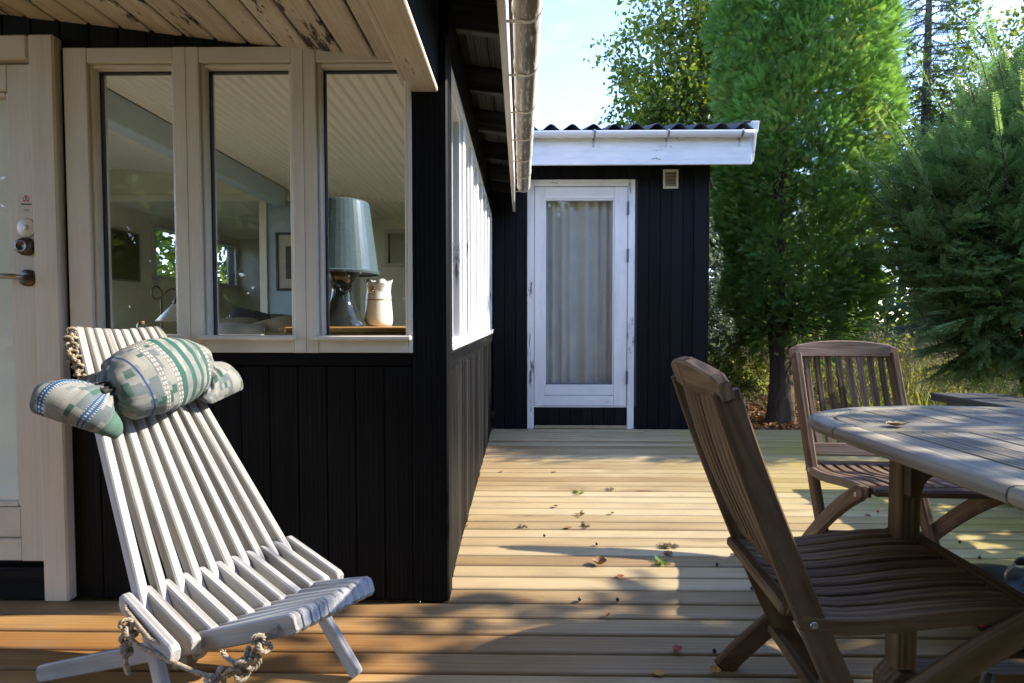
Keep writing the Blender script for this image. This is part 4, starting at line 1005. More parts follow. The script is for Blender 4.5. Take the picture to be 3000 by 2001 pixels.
def table():
    TT = MAT['teak_table']; TB = MAT['teak_brown']
    tb = thing('garden_table', (1.34, .97, 0), 'oval weathered wooden garden table with slatted top and trestle legs', 'table')
    cx, a, b, yc, cyc = 1.34, .515, .32, 1.59, .97; zt = .70; rw = .064
    def outline(y, off=0.0):
        """half width of the top at y, inset by off"""
        dy = abs(y - cyc) - (yc - cyc)
        if dy <= 0: return a - off
        u = dy / (b - off)
        return (a - off) * math.sqrt(max(0, 1 - u * u)) if u < 1 else 0.0
    def rim(name, path):                                     # path of (outer xy, inward unit) samples
        rings = []
        sec = [(rw, 0), (.014, 0), (.006, -.003), (.0015, -.009), (0, -.018), (.002, -.027), (.009, -.034), (.02, -.038), (rw, -.036)]
        for (p, q) in path: rings.append([(p[0] + q[0] * i, p[1] + q[1] * i, zt + z) for i, z in sec])
        V0 = Vector(rings[0][4]); V1 = Vector(rings[-1][4])
        M = frame_mat(V0, (V1 - V0) if abs((V1 - V0).x) < .5 else Vector((0, 1, 0)), (0, 0, 1)); Mi = M.inverted()
        loft(name, [[Mi @ Vector(p) for p in r] for r in rings], TT, tb, M, smooth=True)
    def arc(sgn, t0, t1, n=26):
        out = []
        for t in np.linspace(t0, t1, n):
            p = (cx + a * math.cos(t), cyc + sgn * ((yc - cyc) + b * math.sin(t))); nx, ny = math.cos(t) / a, sgn * math.sin(t) / b; l = math.hypot(nx, ny)
            out.append((p, (-nx / l, -ny / l)))
        return out
    side = lambda x, y0, y1: [((x, y), (1 if x < cx else -1, 0)) for y in np.linspace(y0, y1, 4)]
    g = .0025
    for sgn in (1, -1):
        e0 = cyc + sgn * (.54 + g); e1 = cyc + sgn * (yc - cyc)
        # the arc in three pieces so that mitres show
        t1, t2 = math.pi * .29, math.pi * .71
        rim('rim', side(cx + a, e0, e1)[:-1] + arc(sgn, 0, t1 - .004, 12)); rim('rim', arc(sgn, t1 + .004, t2 - .004, 16)); rim('rim', arc(sgn, t2 + .004, math.pi, 12) + side(cx - a, e1, e0)[1:])
        for sx in (-1, 1): rim('rim', side(cx + sx * a, cyc + sgn * g, cyc + sgn * (.54 - g)))
    xi0, xi1 = cx - a + rw + .003, cx + a - rw - .003
    for sgn in (1, -1):
        for (d0, d1) in ((g, .060), (.480, .540 - g), (.540 + g, .600)):
            y0, y1 = sorted((cyc + sgn * d0, cyc + sgn * d1)); prism('cross_band', [(xi0, y0), (xi1, y0), (xi1, y1), (xi0, y1)], zt - .024, zt - .0005, TT, tb, rotx=True)
        n = 15; pw = (xi1 - xi0) / n
        for k in range(n):
            xa, xb = xi0 + k * pw + .0018, xi0 + (k + 1) * pw - .0018
            y0, y1 = sorted((cyc + sgn * .063, cyc + sgn * .477)); prism('slat', [(xa, y0), (xb, y0), (xb, y1), (xa, y1)], zt - .022, zt - .001 + random.uniform(-.0008, .0008), TT, tb)
            def yend(x):
                u = (x - cx) / (a - rw - .004); return (yc - cyc) + (b - rw - .004) * math.sqrt(max(0, 1 - u * u))
            ya, ym, yb = yend(xa), yend((xa + xb) / 2), yend(xb); s0 = .603
            pts = [(xa, cyc + sgn * s0), (xb, cyc + sgn * s0), (xb, cyc + sgn * max(yb, s0 + .004)), ((xa + xb) / 2, cyc + sgn * max(ym, s0 + .005)), (xa, cyc + sgn * max(ya, s0 + .004))]
            prism('slat', pts if sgn > 0 else pts[::-1], zt - .022, zt - .001 + random.uniform(-.0008, .0008), TT, tb)
    for yl in (1.49, .45):
        f = [(.955, 0), (.955, .035), (.985, .068), (1.695, .068), (1.725, .035), (1.725, 0)]
        M = frame_mat((1.34, yl, .03), (1, 0, 0), (0, 1, 0)); Mi = M.inverted()
        loft('foot', [[Mi @ Vector((x, yl + dy, z)) for x, z in f] for dy in (-.035, .035)], TB, tb, M, smooth=False)
        for x0, sg in ((.977, 1), (1.648, -1)):
            bx('leg', x0, x0 + .055, yl - .025, yl + .025, .068, .655, TB, tb, .004)
            br = [(0, 0), (.0, -.125), (.012, -.128), (.026, -.118), (.034, -.095), (.045, -.078), (.068, -.066), (.083, -.05), (.088, -.03), (.088, 0)]
            xo = x0 + .008 if sg > 0 else x0 + .047
            Mb = frame_mat((xo, yl - .038, .64), (0, 0, -1), (0, 1, 0)); Mbi = Mb.inverted()
            loft('bracket', [[Mbi @ Vector((xo + sg * u, yl + dy, .660 + v)) for u, v in br] for dy in (-.052, -.0255)], TB, tb, Mb, smooth=False)
        bx('bearer', .93, 1.75, yl - .022, yl + .022, .656, .664, TB, tb, .002); bx('bearer', 1.033, 1.647, yl - .018, yl + .018, .60, .655, TB, tb, .003)
    bx('stretcher', 1.30, 1.38, .47, 1.47, .58, .63, TB, tb, .004)
    for x in (1.02, 1.60): bx('runner', x + .06, x + .10, .12, 1.82, .635, .6555, TB, tb, .003)
table()

# ------------------------------------------------------------------ bench, pot, tube
def bench():
    BD = MAT['bench_dark']
    bn = thing('bench', (2.49, 2.3, 0), 'low black weathered bench along the edge of the deck', 'bench')
    bx('seat_plank', 2.40, 2.575, 1.0, 3.36, .515, .560, BD, bn, .005)
    bx('seat_plank', 2.58, 2.755, 1.0, 3.36, .515, .560, BD, bn, .005)
    for y in (3.24, 1.2):
        bx('leg', 2.44, 2.50, y - .05, y + .05, 0.0, .514, BD, bn, .004); bx('leg', 2.535, 2.61, y - .05, y + .05, 0.0, .514, BD, bn, .004)
        bx('brace', 2.5005, 2.5345, y - .03, y + .03, .42, .514, BD, bn, .003)
bench()
def pot():
    c = Vector((1.555, 1.735, 0)); EN = MAT['black_enamel']
    p = thing('lidded_pot', c, 'round black lidded pot with bail handle under the table', 'pot')
    M = Matrix.Translation(c)
    lathe('bowl', [(0, .002), (.10, .002), (.145, .03), (.175, .085), (.187, .13), (.187, .145), (.18, .145), (.165, .08), (0, .03)], EN, p, M, 40)
    lathe('lid', [(0, .146), (.192, .146), (.194, .152), (.188, .160), (.15, .172), (.09, .182), (.04, .186), (.035, .192), (0, .193)], EN, p, M, 40)
    h = [(-.07, 0, .18), (-.072, 0, .21), (-.05, 0, .235), (-.03, 0, .243)]
    tube('handle_wire', bez([(x, y, z) for x, y, z in h], 12), .004, MAT['steel'], p, 8, M); tube('handle_wire', bez([(-x, y, z) for x, y, z in h], 12), .004, MAT['steel'], p, 8, M)
    tube('handle_grip', [(-.045, 0, .240), (-.03, 0, .246), (0, 0, .25), (.03, 0, .246), (.045, 0, .240)], [.006, .012, .013, .012, .006], MAT['black_plastic'], p, 12, M)
    tube('latch', bez([(-.184, -.06, .10), (-.197, -.065, .115), (-.203, -.066, .10), (-.197, -.067, .082), (-.184, -.064, .085)], 16), .006, MAT['red_plastic'], p, 8, M)
    a = Vector((1.118, 1.375, .0)); q = thing('metal_tube', a, 'short shiny metal tube with a ring leaning under the folding chair', 'tube')
    tube('body', [a + Vector((0, 0, .004)), a + Vector((.02, .01, .05)), a + Vector((.04, .02, .10)), a + Vector((.044, .022, .108))], [.014, .0145, .0145, .009], MAT['dark_steel'], q, 16)
    tube('ring', [a + Vector((.012, .006, .030)), a + Vector((.016, .008, .040))], .0165, MAT['steel'], q, 16)
pot()

# ------------------------------------------------------------------ things behind the windows
def indoors():
    t = NT('lamp_plastic'); MAT['lamp_plastic'] = t.pbsdf((.085, .125, .155), .25, None, .5, 0.0, **{'Coat Weight': .3})
    t = NT('lamp_gloss'); MAT['lamp_gloss'] = t.pbsdf((.02, .023, .026), .05, None, .6)
    x, y, z = -.735, 2.33, .958
    sh = thing('pine_shelf', (-.85, 2.33, .06), 'pine shelf unit standing just inside the right hand window', 'shelf')
    PS = MAT['pine_shelf']
    bx('top_board', -.90, -.42, 2.15, 2.52, .935, .957, PS, sh, .004); bx('front_board', -.87, -.44, 2.165, 2.185, .855, .9345, PS, sh, .003)
    bx('side_board', -.89, -.871, 2.165, 2.5, .06, .9345, PS, sh, .003); bx('side_board', -.439, -.42, 2.165, 2.5, .06, .9345, PS, sh, .003)
    bx('top_board', -1.09, -.93, 2.55, 2.9, .935, .950, PS, sh, .004); bx('side_board', -1.02, -.94, 2.58, 2.6, .06, .9345, PS, sh, .003)
    lm = thing('table_lamp', (x, y, z), 'table lamp with blue-grey pleated shade and glossy dark base', 'lamp'); M = Matrix.Translation((x, y, z))
    lathe('base', [(0, 0), (.105, 0), (.104, .006), (.085, .03), (.062, .07), (.046, .11), (.040, .145), (.044, .175), (.058, .20), (.085, .22), (.115, .232), (.110, .236), (0, .236)], MAT['lamp_gloss'], lm, M, 40)
    n = 44; rings = []
    for zz, r in ((.212, .150), (.220, .153), (.226, .148), (.50, .113), (.505, .110), (.50, .106), (.226, .142)):
        rings.append([(math.cos(2 * math.pi * k / n) * r, math.sin(2 * math.pi * k / n) * r, zz) for k in range(n)])
    loft('lamp_shade', rings, MAT['lamp_plastic'], lm, M, smooth=False, cap=False)
    v = thing('vase', (-.602, 2.40, .958), 'white porcelain vase with fluted rim and gold band', 'vase'); M = Matrix.Translation((-.602, 2.40, .958))
    pc = simple('porcelain', (.80, .80, .77), .15); gd = simple('gold_band', (.45, .28, .08), .3, .9)
    prof = [(.0, 0), (.052, 0), (.058, .01), (.060, .03), (.058, .06), (.055, .10), (.053, .13), (.050, .15), (.052, .17), (.058, .19)]
    rings = []
    for r, zz in prof:
        wv = max(0, (zz - .15) / .04); rings.append([((r + wv * .004 * math.cos(6 * a)) * math.cos(a), (r + wv * .004 * math.cos(6 * a)) * math.sin(a), zz + wv * .006 * math.cos(6 * a)) for a in np.linspace(0, 2 * math.pi, 49)[:-1]])
    rings += [[(p[0] * .94, p[1] * .94, p[2] - .002) for p in rings[-1]], [(p[0] * .90, p[1] * .90, p[2] - .05) for p in rings[-2]]]
    loft('body', rings, pc, v, M, cap=False); lathe('gold_band', [(.0545, .108), (.0552, .108), (.0550, .112), (.0543, .112)], gd, v, M, 40)
    emb = [(-.006, .150), (.004, .155), (-.002, .145), (.008, .140), (-.008, .135), (.002, .130), (.0, .162), (-.01, .158)]
    for (dx, dz) in emb: lathe('gold_sprig', [(0, 0), (.004, 0), (.003, .002), (0, .002)], gd, v, M @ Matrix.Translation((dx - .01, -.0515 - .001, dz)) @ Matrix.Rotation(R(90), 4, 'X'), 8)
    j = thing('corked_jar', (-1.395, 2.07, .93), 'small glass jar with cork on the inner window ledge', 'jar'); M = Matrix.Translation((-1.395, 2.07, .93))
    lathe('jar_wall', [(0, 0), (.0145, 0), (.0145, .034), (.011, .040), (.0115, .044), (.0105, .044), (.0100, .040), (.0135, .033), (.0135, .002), (0, .002)], MAT['jar_glass'], j, M, 20)
    lathe('cork', [(0, .036), (.0098, .036), (.0108, .046), (.0108, .049), (0, .049)], simple('cork', (.30, .17, .08), .8, var=.2), j, M, 16)
    lg = bx('window_ledge', -1.55, -.96, 2.035, 2.12, .905, .929, WF, HS, .004)
    # floor lamp
    b = Vector((-2.07, 3.25, .06)); fl = thing('floor_lamp', b, 'slim brass floor lamp with swan neck and white cone shade', 'lamp'); DS = simple('old_brass', (.10, .07, .035), .35, .9)
    lathe('base', [(0, 0), (.12, 0), (.12, .012), (.02, .022), (0, .022)], DS, fl, Matrix.Translation(b), 24)
    tube('stem', [b + Vector((0, 0, .02)), b + Vector((0, 0, .80)), b + Vector((0, 0, .81)), b + Vector((0, 0, 1.06))], [.009, .009, .006, .005], DS, fl, 10)
    arcp = [(0, 0, 1.05), (.005, 0, 1.08), (-.005, 0, 1.105), (-.03, 0, 1.118), (-.052, 0, 1.10), (-.052, 0, 1.065), (-.03, 0, 1.045), (.0, 0, 1.058), (.03, 0, 1.085), (.06, 0, 1.105), (.09, 0, 1.095), (.10, 0, 1.06)]
    tube('neck', bez([b + Vector(p) for p in arcp], 48), .005, DS, fl, 8)
    Ms = Matrix.Translation(b + Vector((.10, 0, 0)))
    lathe('socket', [(0, 1.065), (.012, 1.06), (.028, 1.035), (.032, 1.01), (.0, 1.01)], DS, fl, Ms, 20)
    lathe('shade', [(.030, 1.018), (.118, .92), (.116, .918), (.028, 1.012)], simple('opal_glass', (.70, .64, .52), .3), fl, Ms, 28)
    # sofa with cushions
    so = thing('sofa', (-2.45, 4.9, .06), 'dark sofa seen through the middle window', 'sofa'); SFm = simple('sofa_cloth', (.10, .085, .07), .9, var=.2)
    bx('seat', -3.2, -1.75, 4.5, 5.2, .06, .50, SFm, so, .05); bx('backrest', -3.2, -1.75, 5.2, 5.4, .06, .80, SFm, so, .06); bx('armrest', -3.35, -3.201, 4.5, 5.4, .06, .66, SFm, so, .04)
    cols = [((.19, .15, .09), 'tan'), ((.035, .022, .022), 'dark maroon'), ((.26, .24, .21), 'pale patterned'), ((.22, .17, .10), 'ochre'), ((.05, .055, .03), 'dark green')]
    spots = [(-2.52, 4.95, .86, .22, .15), (-2.38, 5.05, .93, .24, .14), (-2.36, 4.75, .84, .2, .12), (-2.15, 4.9, .86, .22, .14), (-2.05, 5.05, .90, .22, .13)]
    for (c, nm), (x, y, z, w_, h_) in zip(cols, spots):
        rings = []
        for k in range(13):
            u = -1 + 2 * k / 12; rr = max(.02, (1 - abs(u) ** 3.2)) ** .5
            rings.append([(u * w_, math.sin(a) * .07 * rr, math.copysign(abs(math.cos(a)) ** .6, math.cos(a)) * h_ * (.82 + .18 * rr)) for a in np.linspace(0, 2 * math.pi, 17)[:-1]])
        o = loft('throw_cushion', rings, simple('cushion_' + nm.replace(' ', '_'), c, .9, var=.25, bumps=.2), None, Matrix.Translation((x, y, z)) @ Matrix.Rotation(R(-14 + 30 * random.random()), 4, 'Y'))
        tag(o, nm + ' throw cushion on the sofa behind the middle window', 'cushion', 'throw cushions on the sofa')
    # pictures
    t = NT('picture_landscape'); g = t.nd('ShaderNodeTexCoord').outputs['Object']; gz = t.nd('ShaderNodeSeparateXYZ', {0: g}).outputs[1]
    n = t.noise(g, 6, 5); col = t.ramp(t.math('ADD', gz, t.math('MULTIPLY', n, .15)), [(.0, (.03, .03, .012)), (.06, (.09, .085, .02)), (.16, (.10, .09, .03)), (.20, (.05, .075, .09))])
    MAT['picture_landscape'] = t.pbsdf(col, .15)
    pic = thing('landscape_picture', (-4.58, 6.5, 1.6), 'dark landscape picture in a thin silver frame on the inner wall', 'picture')
    bx('canvas', -4.598, -4.585, 6.21, 6.79, 1.46, 2.0, MAT['picture_landscape'], pic, .001)
    for (a, b_, c, d) in ((6.19, 6.21, 1.44, 2.02), (6.79, 6.81, 1.44, 2.02)): bx('frame', -4.598, -4.575, a, b_, c, d, MAT['steel'], pic, .003)
    for (c, d) in ((1.44, 1.46), (2.0, 2.02)): bx('frame', -4.598, -4.5755, 6.2105, 6.7895, c, d, MAT['steel'], pic, .003)
    pb = thing('framed_print', (-2.4, 6.08, 1.3), 'black framed print with pale mount on the blue partition wall', 'picture'); blk = simple('frame_black', (.012, .012, .012), .35)
    bx('mount', -2.60, -2.20, 6.088, 6.094, 1.33, 1.90, simple('mount_card', (.45, .39, .29), .8), pb, .001)
    bx('print', -2.52, -2.28, 6.084, 6.0875, 1.43, 1.78, simple('print_dark', (.018, .016, .014), .4, var=.4), pb, .0005)
    for (a, b_) in ((-2.625, -2.60), (-2.20, -2.175)): bx('frame', a, b_, 6.078, 6.0995, 1.305, 1.925, blk, pb, .002)
    for (c, d) in ((1.305, 1.33), (1.90, 1.925)): bx('frame', -2.5995, -2.2005, 6.0785, 6.0995, c, d, blk, pb, .002)
indoors()

# ================================================================== VEGETATION
def rot_to(dirs, roll):
    """rotation matrices whose X axis follows dirs (N,3) with a random roll (N,)"""
    x = dirs / np.linalg.norm(dirs, axis=1, keepdims=True)
    ref = np.where(np.abs(x[:, 2:3]) > .95, np.array([[1., 0, 0]]), np.array([[0., 0, 1]]))
    y = np.cross(ref, x); y /= np.linalg.norm(y, axis=1, keepdims=True); z = np.cross(x, y)
    c, s = np.cos(roll)[:, None], np.sin(roll)[:, None]
    return np.stack([x, y * c + z * s, z * c - y * s], -1)
def scatter(name, tv, tf, pos, Rm, sc, mat, parent, M=Matrix(), rnd=None):
    N = len(pos); k = len(tv); sc = np.asarray(sc, float)
    if sc.ndim == 1: sc = np.repeat(sc[:, None], 3, 1)
    V = np.einsum('nij,nkj->nki', Rm, tv[None] * sc[:, None, :]) + pos[:, None, :]
    F = (tf[None] + (np.arange(N) * k)[:, None, None]).reshape(-1, tf.shape[1])
    me = mesh_np(name, V.reshape(-1, 3), F)
    at = me.attributes.new('rnd', 'FLOAT', 'POINT'); q = np.random.default_rng(N).random(N) if rnd is None else rnd
    at.data.foreach_set('value', np.repeat(q, k).astype(np.float32))
    return mobj(name, me, mat, parent, M)
def rhombi(segs):
    V = []; F = []
    for (p, d, l, w, dz) in segs:
        p = np.array(p, float); d = np.array(d, float); d /= np.linalg.norm(d); s = np.array([-d[1], d[0], 0.])
        b = len(V); V += [p, p + d * l * .45 + s * w, p + d * l + np.array([0, 0, dz]), p + d * l * .45 - s * w]; F.append([b, b + 1, b + 2, b + 3])
    return np.array(V), np.array(F)
def tpl_thuja():
    segs = [((0, 0, 0), (1, 0, 0), 1.0, .05, 0)]
    for k, (x, l) in enumerate(((.12, .50), (.28, .52), (.46, .44), (.63, .32), (.8, .2))):
        for s in (-1, 1): segs.append(((x, 0, 0), (.75, s * .65, 0), l, .048, random.uniform(-.08, .08)))
    for s in (-1, 1): segs.append(((.30, s * .18, 0), (.95, s * .2, 0), .34, .046, .03)); segs.append(((.30, s * .18, .0), (.3, s * .95, 0), .22, .046, -.03))
    return rhombi(segs)
def tpl_yew(n=8):
    segs = [((0, 0, 0), (1, 0, 0), 1.02, .012, .04)]
    for k in range(n):
        x = .04 + .94 * k / n; l = .20 * (1 - .45 * (k / n) ** 2)
        for s in (-1, 1): segs.append(((x, 0, .0), (.55, s, 0), l, .034, .035 * ((k % 3) - .6)))
    return rhombi(segs)
def tpl_leaf():
    V = np.array([(0, 0, 0), (.30, .26, .06), (.68, .24, .05), (1, 0, -.04), (.68, -.24, .05), (.30, -.26, .06)]); F = np.array([(0, 1, 2, 3), (0, 3, 4, 5)]); return V, F
TV = tpl_thuja(); YV = tpl_yew(); LV = tpl_leaf()
def trunk_mesh(name, pts, rads, mat, parent, n=14, flute=.0, M=Matrix()):
    rings = tube_rings(pts, rads, n)
    if flute:
        for i, r in enumerate(rings):
            c = sum((Vector(p) for p in r), Vector()) / n
            rings[i] = [c + (Vector(p) - c) * (1 + flute * math.sin(5 * 2 * math.pi * j / n + i * .35) + flute * .7 * math.sin(3 * 2 * math.pi * j / n - i * .2)) for j, p in enumerate(r)]
    return loft(name, rings, mat, parent, M)
def join_tubes(name, paths, mat, parent, n=6, M=Matrix()):
    V = []; F = []
    for path, rads in paths:
        rg = tube_rings(path, rads, n); b = len(V)
        for r in rg: V += r
        for i in range(len(rg) - 1):
            for j in range(n): F.append((b + i * n + j, b + i * n + (j + 1) % n, b + (i + 1) * n + (j + 1) % n, b + (i + 1) * n + j))
    return mobj(name, mesh_py(name, V, F, True), mat, parent, M)

# ---- the big thuja behind the deck
def thuja():
    base = Vector((2.93, 6.40, -.22)); t = thing('thuja_tree', base, 'tall dense green thuja tree beside the shed', 'tree')
    pts = bez([base, base + Vector((-.01, 0, .5)), base + Vector((-.05, .02, 1.2)), base + Vector((-.06, .05, 2.4)), base + Vector((0, .05, 4.2)), base + Vector((.05, .05, 7.0))], 40)
    rads = list(np.interp(np.linspace(0, 1, len(pts)), [0, .03, .08, .2, .5, 1], [.205, .165, .140, .120, .09, .02])); trunk_mesh('trunk', pts, rads, MAT['bark_thuja'], t, 28, .07)
    rng = np.random.default_rng(5)
    # envelope: centre drifts, radius by height (metres above the deck)
    H = np.array([.75, 1.0, 1.4, 2.0, 2.6, 3.2, 4.0, 4.8, 5.6, 6.4, 7.2]); RR = np.array([.30, .52, .62, .66, .68, .72, .74, .68, .55, .38, .10]); CX = np.array([3.08, 3.08, 3.06, 3.08, 3.11, 3.08, 3.05, 3.03, 3.0, 2.98, 2.95])
    paths = []; P = []; D = []; S = []; RD = []
    ncl = 0
    clumps = []
    for _ in range(14000):
        z = rng.uniform(.75, 7.0); r = np.interp(z, H, RR); a = rng.uniform(0, 2 * np.pi)
        if rng.random() > r / .75: continue
        f = rng.uniform(.80, 1.03) if rng.random() < .8 else rng.uniform(.45, .8); c = np.array([np.interp(z, H, CX) + r * f * np.cos(a), 6.42 + r * f * np.sin(a), z]); s = rng.uniform(.16, .30)
        # bare window towards the trunk on the camera side, lower left
        if 1.35 < z < 2.75 and abs(c[0] - 2.80) < .17 and c[1] < 6.3: continue
        if z < 1.25 and c[0] > 3.5 and rng.random() < .5: continue
        if any(np.linalg.norm(c - q[0]) < .60 * (s + q[1]) for q in clumps): continue
        clumps.append((c, s))
        if len(clumps) > 560: break
    for c, s in clumps:
        out = np.array([c[0] - 3.1, c[1] - 6.42, 0.]); out /= np.linalg.norm(out) + 1e-6
        n = int(230 * (s / .25) ** 2 * rng.uniform(.8, 1.15))
        d = rng.normal(size=(n, 3)); d /= np.linalg.norm(d, axis=1, keepdims=True)
        d = d + out * .55 + np.array([0, 0, .25]); d /= np.linalg.norm(d, axis=1, keepdims=True)
        rad = s * rng.uniform(.35, 1.0, n) ** .5; p = c + d * rad[:, None] * np.array([1, 1, 1.3])
        dr = d * .8 + out * .35 + np.array([0, 0, .25]) + rng.normal(scale=.22, size=(n, 3))
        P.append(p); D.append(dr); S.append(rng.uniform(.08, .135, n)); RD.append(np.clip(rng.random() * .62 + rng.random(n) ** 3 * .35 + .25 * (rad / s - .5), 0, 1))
        ctr = Vector((3.0 + .0 * c[0], 6.42, c[2] - .25 - s)); e = Vector(c)
        mid = ctr.lerp(e, .55) + Vector((rng.normal() * .08, rng.normal() * .08, -.10 + rng.normal() * .05))
        if rng.random() < .4: paths.append((bez([ctr, mid, e], 8), [.008, .0075, .007, .006, .0055, .005, .004, .003, .002][:len(bez([ctr, mid, e], 8))]))
    # drooping sparse brown twigs under the skirt
    for _ in range(90):
        a = rng.uniform(0, 2 * np.pi); z = rng.uniform(.75, 1.15); r = rng.uniform(.4, 1.0); s0 = Vector((2.93, 6.42, z + .15)); e = Vector((3.05 + r * math.cos(a), 6.42 + r * math.sin(a), z - rng.uniform(-.15, .1)))
        paths.append(([s0, s0.lerp(e, .5) + Vector((0, 0, -.03)), e], [.010, .006, .002]))
    P = np.concatenate(P); D = np.concatenate(D); S = np.concatenate(S); S = np.stack([S, S * .62, S], -1)
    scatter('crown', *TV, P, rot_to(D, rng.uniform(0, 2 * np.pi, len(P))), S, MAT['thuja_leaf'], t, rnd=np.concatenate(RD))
    join_tubes('branches', paths, MAT['bark_red'], t, 5)['kind'] = 'stuff'
thuja()

# ---- yew on the right
def yew(base, cx, cy, cz, rx, ry, rz, nsh, name, label, seed, cutfn=None, spikes=60, mat='yew_leaf', stems=7, sl=(.15, .25)):
    rng = np.random.default_rng(seed); base = Vector(base); t = thing(name, base, label, 'shrub')
    paths = []
    for k in range(stems):
        a = rng.uniform(0, 2 * np.pi); e = Vector((cx + rx * .55 * math.cos(a), cy + ry * .55 * math.sin(a), cz + rz * rng.uniform(-.2, .5)))
        paths.append((bez([base + Vector((rng.uniform(-.12, .12), rng.uniform(-.12, .12), 0)), base.lerp(e, .4) + Vector((0, 0, .1)), e], 8), list(np.linspace(.055, .018, 9))))
    join_tubes('stems', [(p, r[:len(p)]) for p, r in paths], MAT['bark_red'], t, 8)['kind'] = 'stuff'
    P = []; D = []; S = []; tw = []; RD = []
    nb = nsh // 16
    for _ in range(nb):                                       # side branches, each a flat fan of shoots
        d = rng.normal(size=3); d /= np.linalg.norm(d); d[2] *= .9; lump = 1 + .10 * math.sin(5 * d[0] + 2) + .08 * math.sin(7 * d[2] + 3 * d[1])
        e = np.array([cx + d[0] * rx * lump, cy + d[1] * ry * lump, cz + d[2] * rz * lump]); f = rng.uniform(.62, 1.0)
        e = np.array([cx, cy, cz]) + (e - np.array([cx, cy, cz])) * f
        if cutfn and not cutfn(e): continue
        bd = d * .8 + np.array([0, 0, rng.uniform(.0, .55)]) + rng.normal(scale=.22, size=3); bd /= np.linalg.norm(bd); L = rng.uniform(.30, .62)
        br_ = rng.random(); side = np.cross(bd, [0, 0, 1.]); side /= np.linalg.norm(side) + 1e-6; o = e - bd * L * .6
        tw.append(([Vector(o), Vector(o + bd * L * .5), Vector(o + bd * L)], [.006, .004, .0015]))
        for q in range(16):
            s = q / 15; sg = 1 if q % 2 else -1; p = o + bd * L * s; dd = bd * .8 + side * sg * (.75 * (1 - .5 * s)) + np.array([0, 0, -.05]) + rng.normal(scale=.12, size=3)
            if q == 15: dd = bd
            P.append(p); D.append(dd); S.append(rng.uniform(*sl) * (1.15 - .4 * s)); RD.append(br_ * .5 + rng.random() * .3 + .22 * s)
    for _ in range(spikes):                                   # long young leaders sticking out of the outline
        d = rng.normal(size=3); d[2] = abs(d[2]) * .7 + .15; d[1] -= .2; d /= np.linalg.norm(d); e = np.array([cx + d[0] * rx, cy + d[1] * ry, cz + d[2] * rz]) * 1.0
        if cutfn and not cutfn(e): continue
        bd = d * .6 + np.array([-.12, 0, .7]); bd /= np.linalg.norm(bd); L = rng.uniform(.28, .55)
        tw.append(([Vector(e - bd * .2), Vector(e + bd * L)], [.006, .002]))
        for q in range(22):
            s = q / 21; a = q * 2.4; sd = np.cross(bd, [math.cos(a), math.sin(a), .3]); P.append(e + bd * L * s); D.append(bd * .9 + sd * .8); S.append(rng.uniform(.06, .11) * (1.1 - .6 * s)); RD.append(.8 + .2 * rng.random())
        for q in range(5): P.append(e + bd * L * (.5 + q * .1)); D.append(bd + rng.normal(scale=.08, size=3)); S.append(.16); RD.append(.95)
    join_tubes('twigs', tw, MAT['bark_red'], t, 4)['kind'] = 'stuff'
    P = np.array(P); D = np.array(D); S = np.array(S); S3 = np.stack([S, S * .95, S], -1)
    scatter('crown', *YV, P, rot_to(D, rng.normal(scale=.5, size=len(P))), S3, MAT[mat], t, rnd=np.array(RD))
    return t
yew((4.80, 5.2, -.2), 4.80, 5.2, 1.75, 1.50, .85, 1.66, 34000, 'yew_bush', 'large dark green yew bush with reddish stems beyond the bench', 3, lambda e: e[2] > .35 + .35 * max(0, (e[0] - 3.6)) * .5 or e[1] > 5.9, 45)

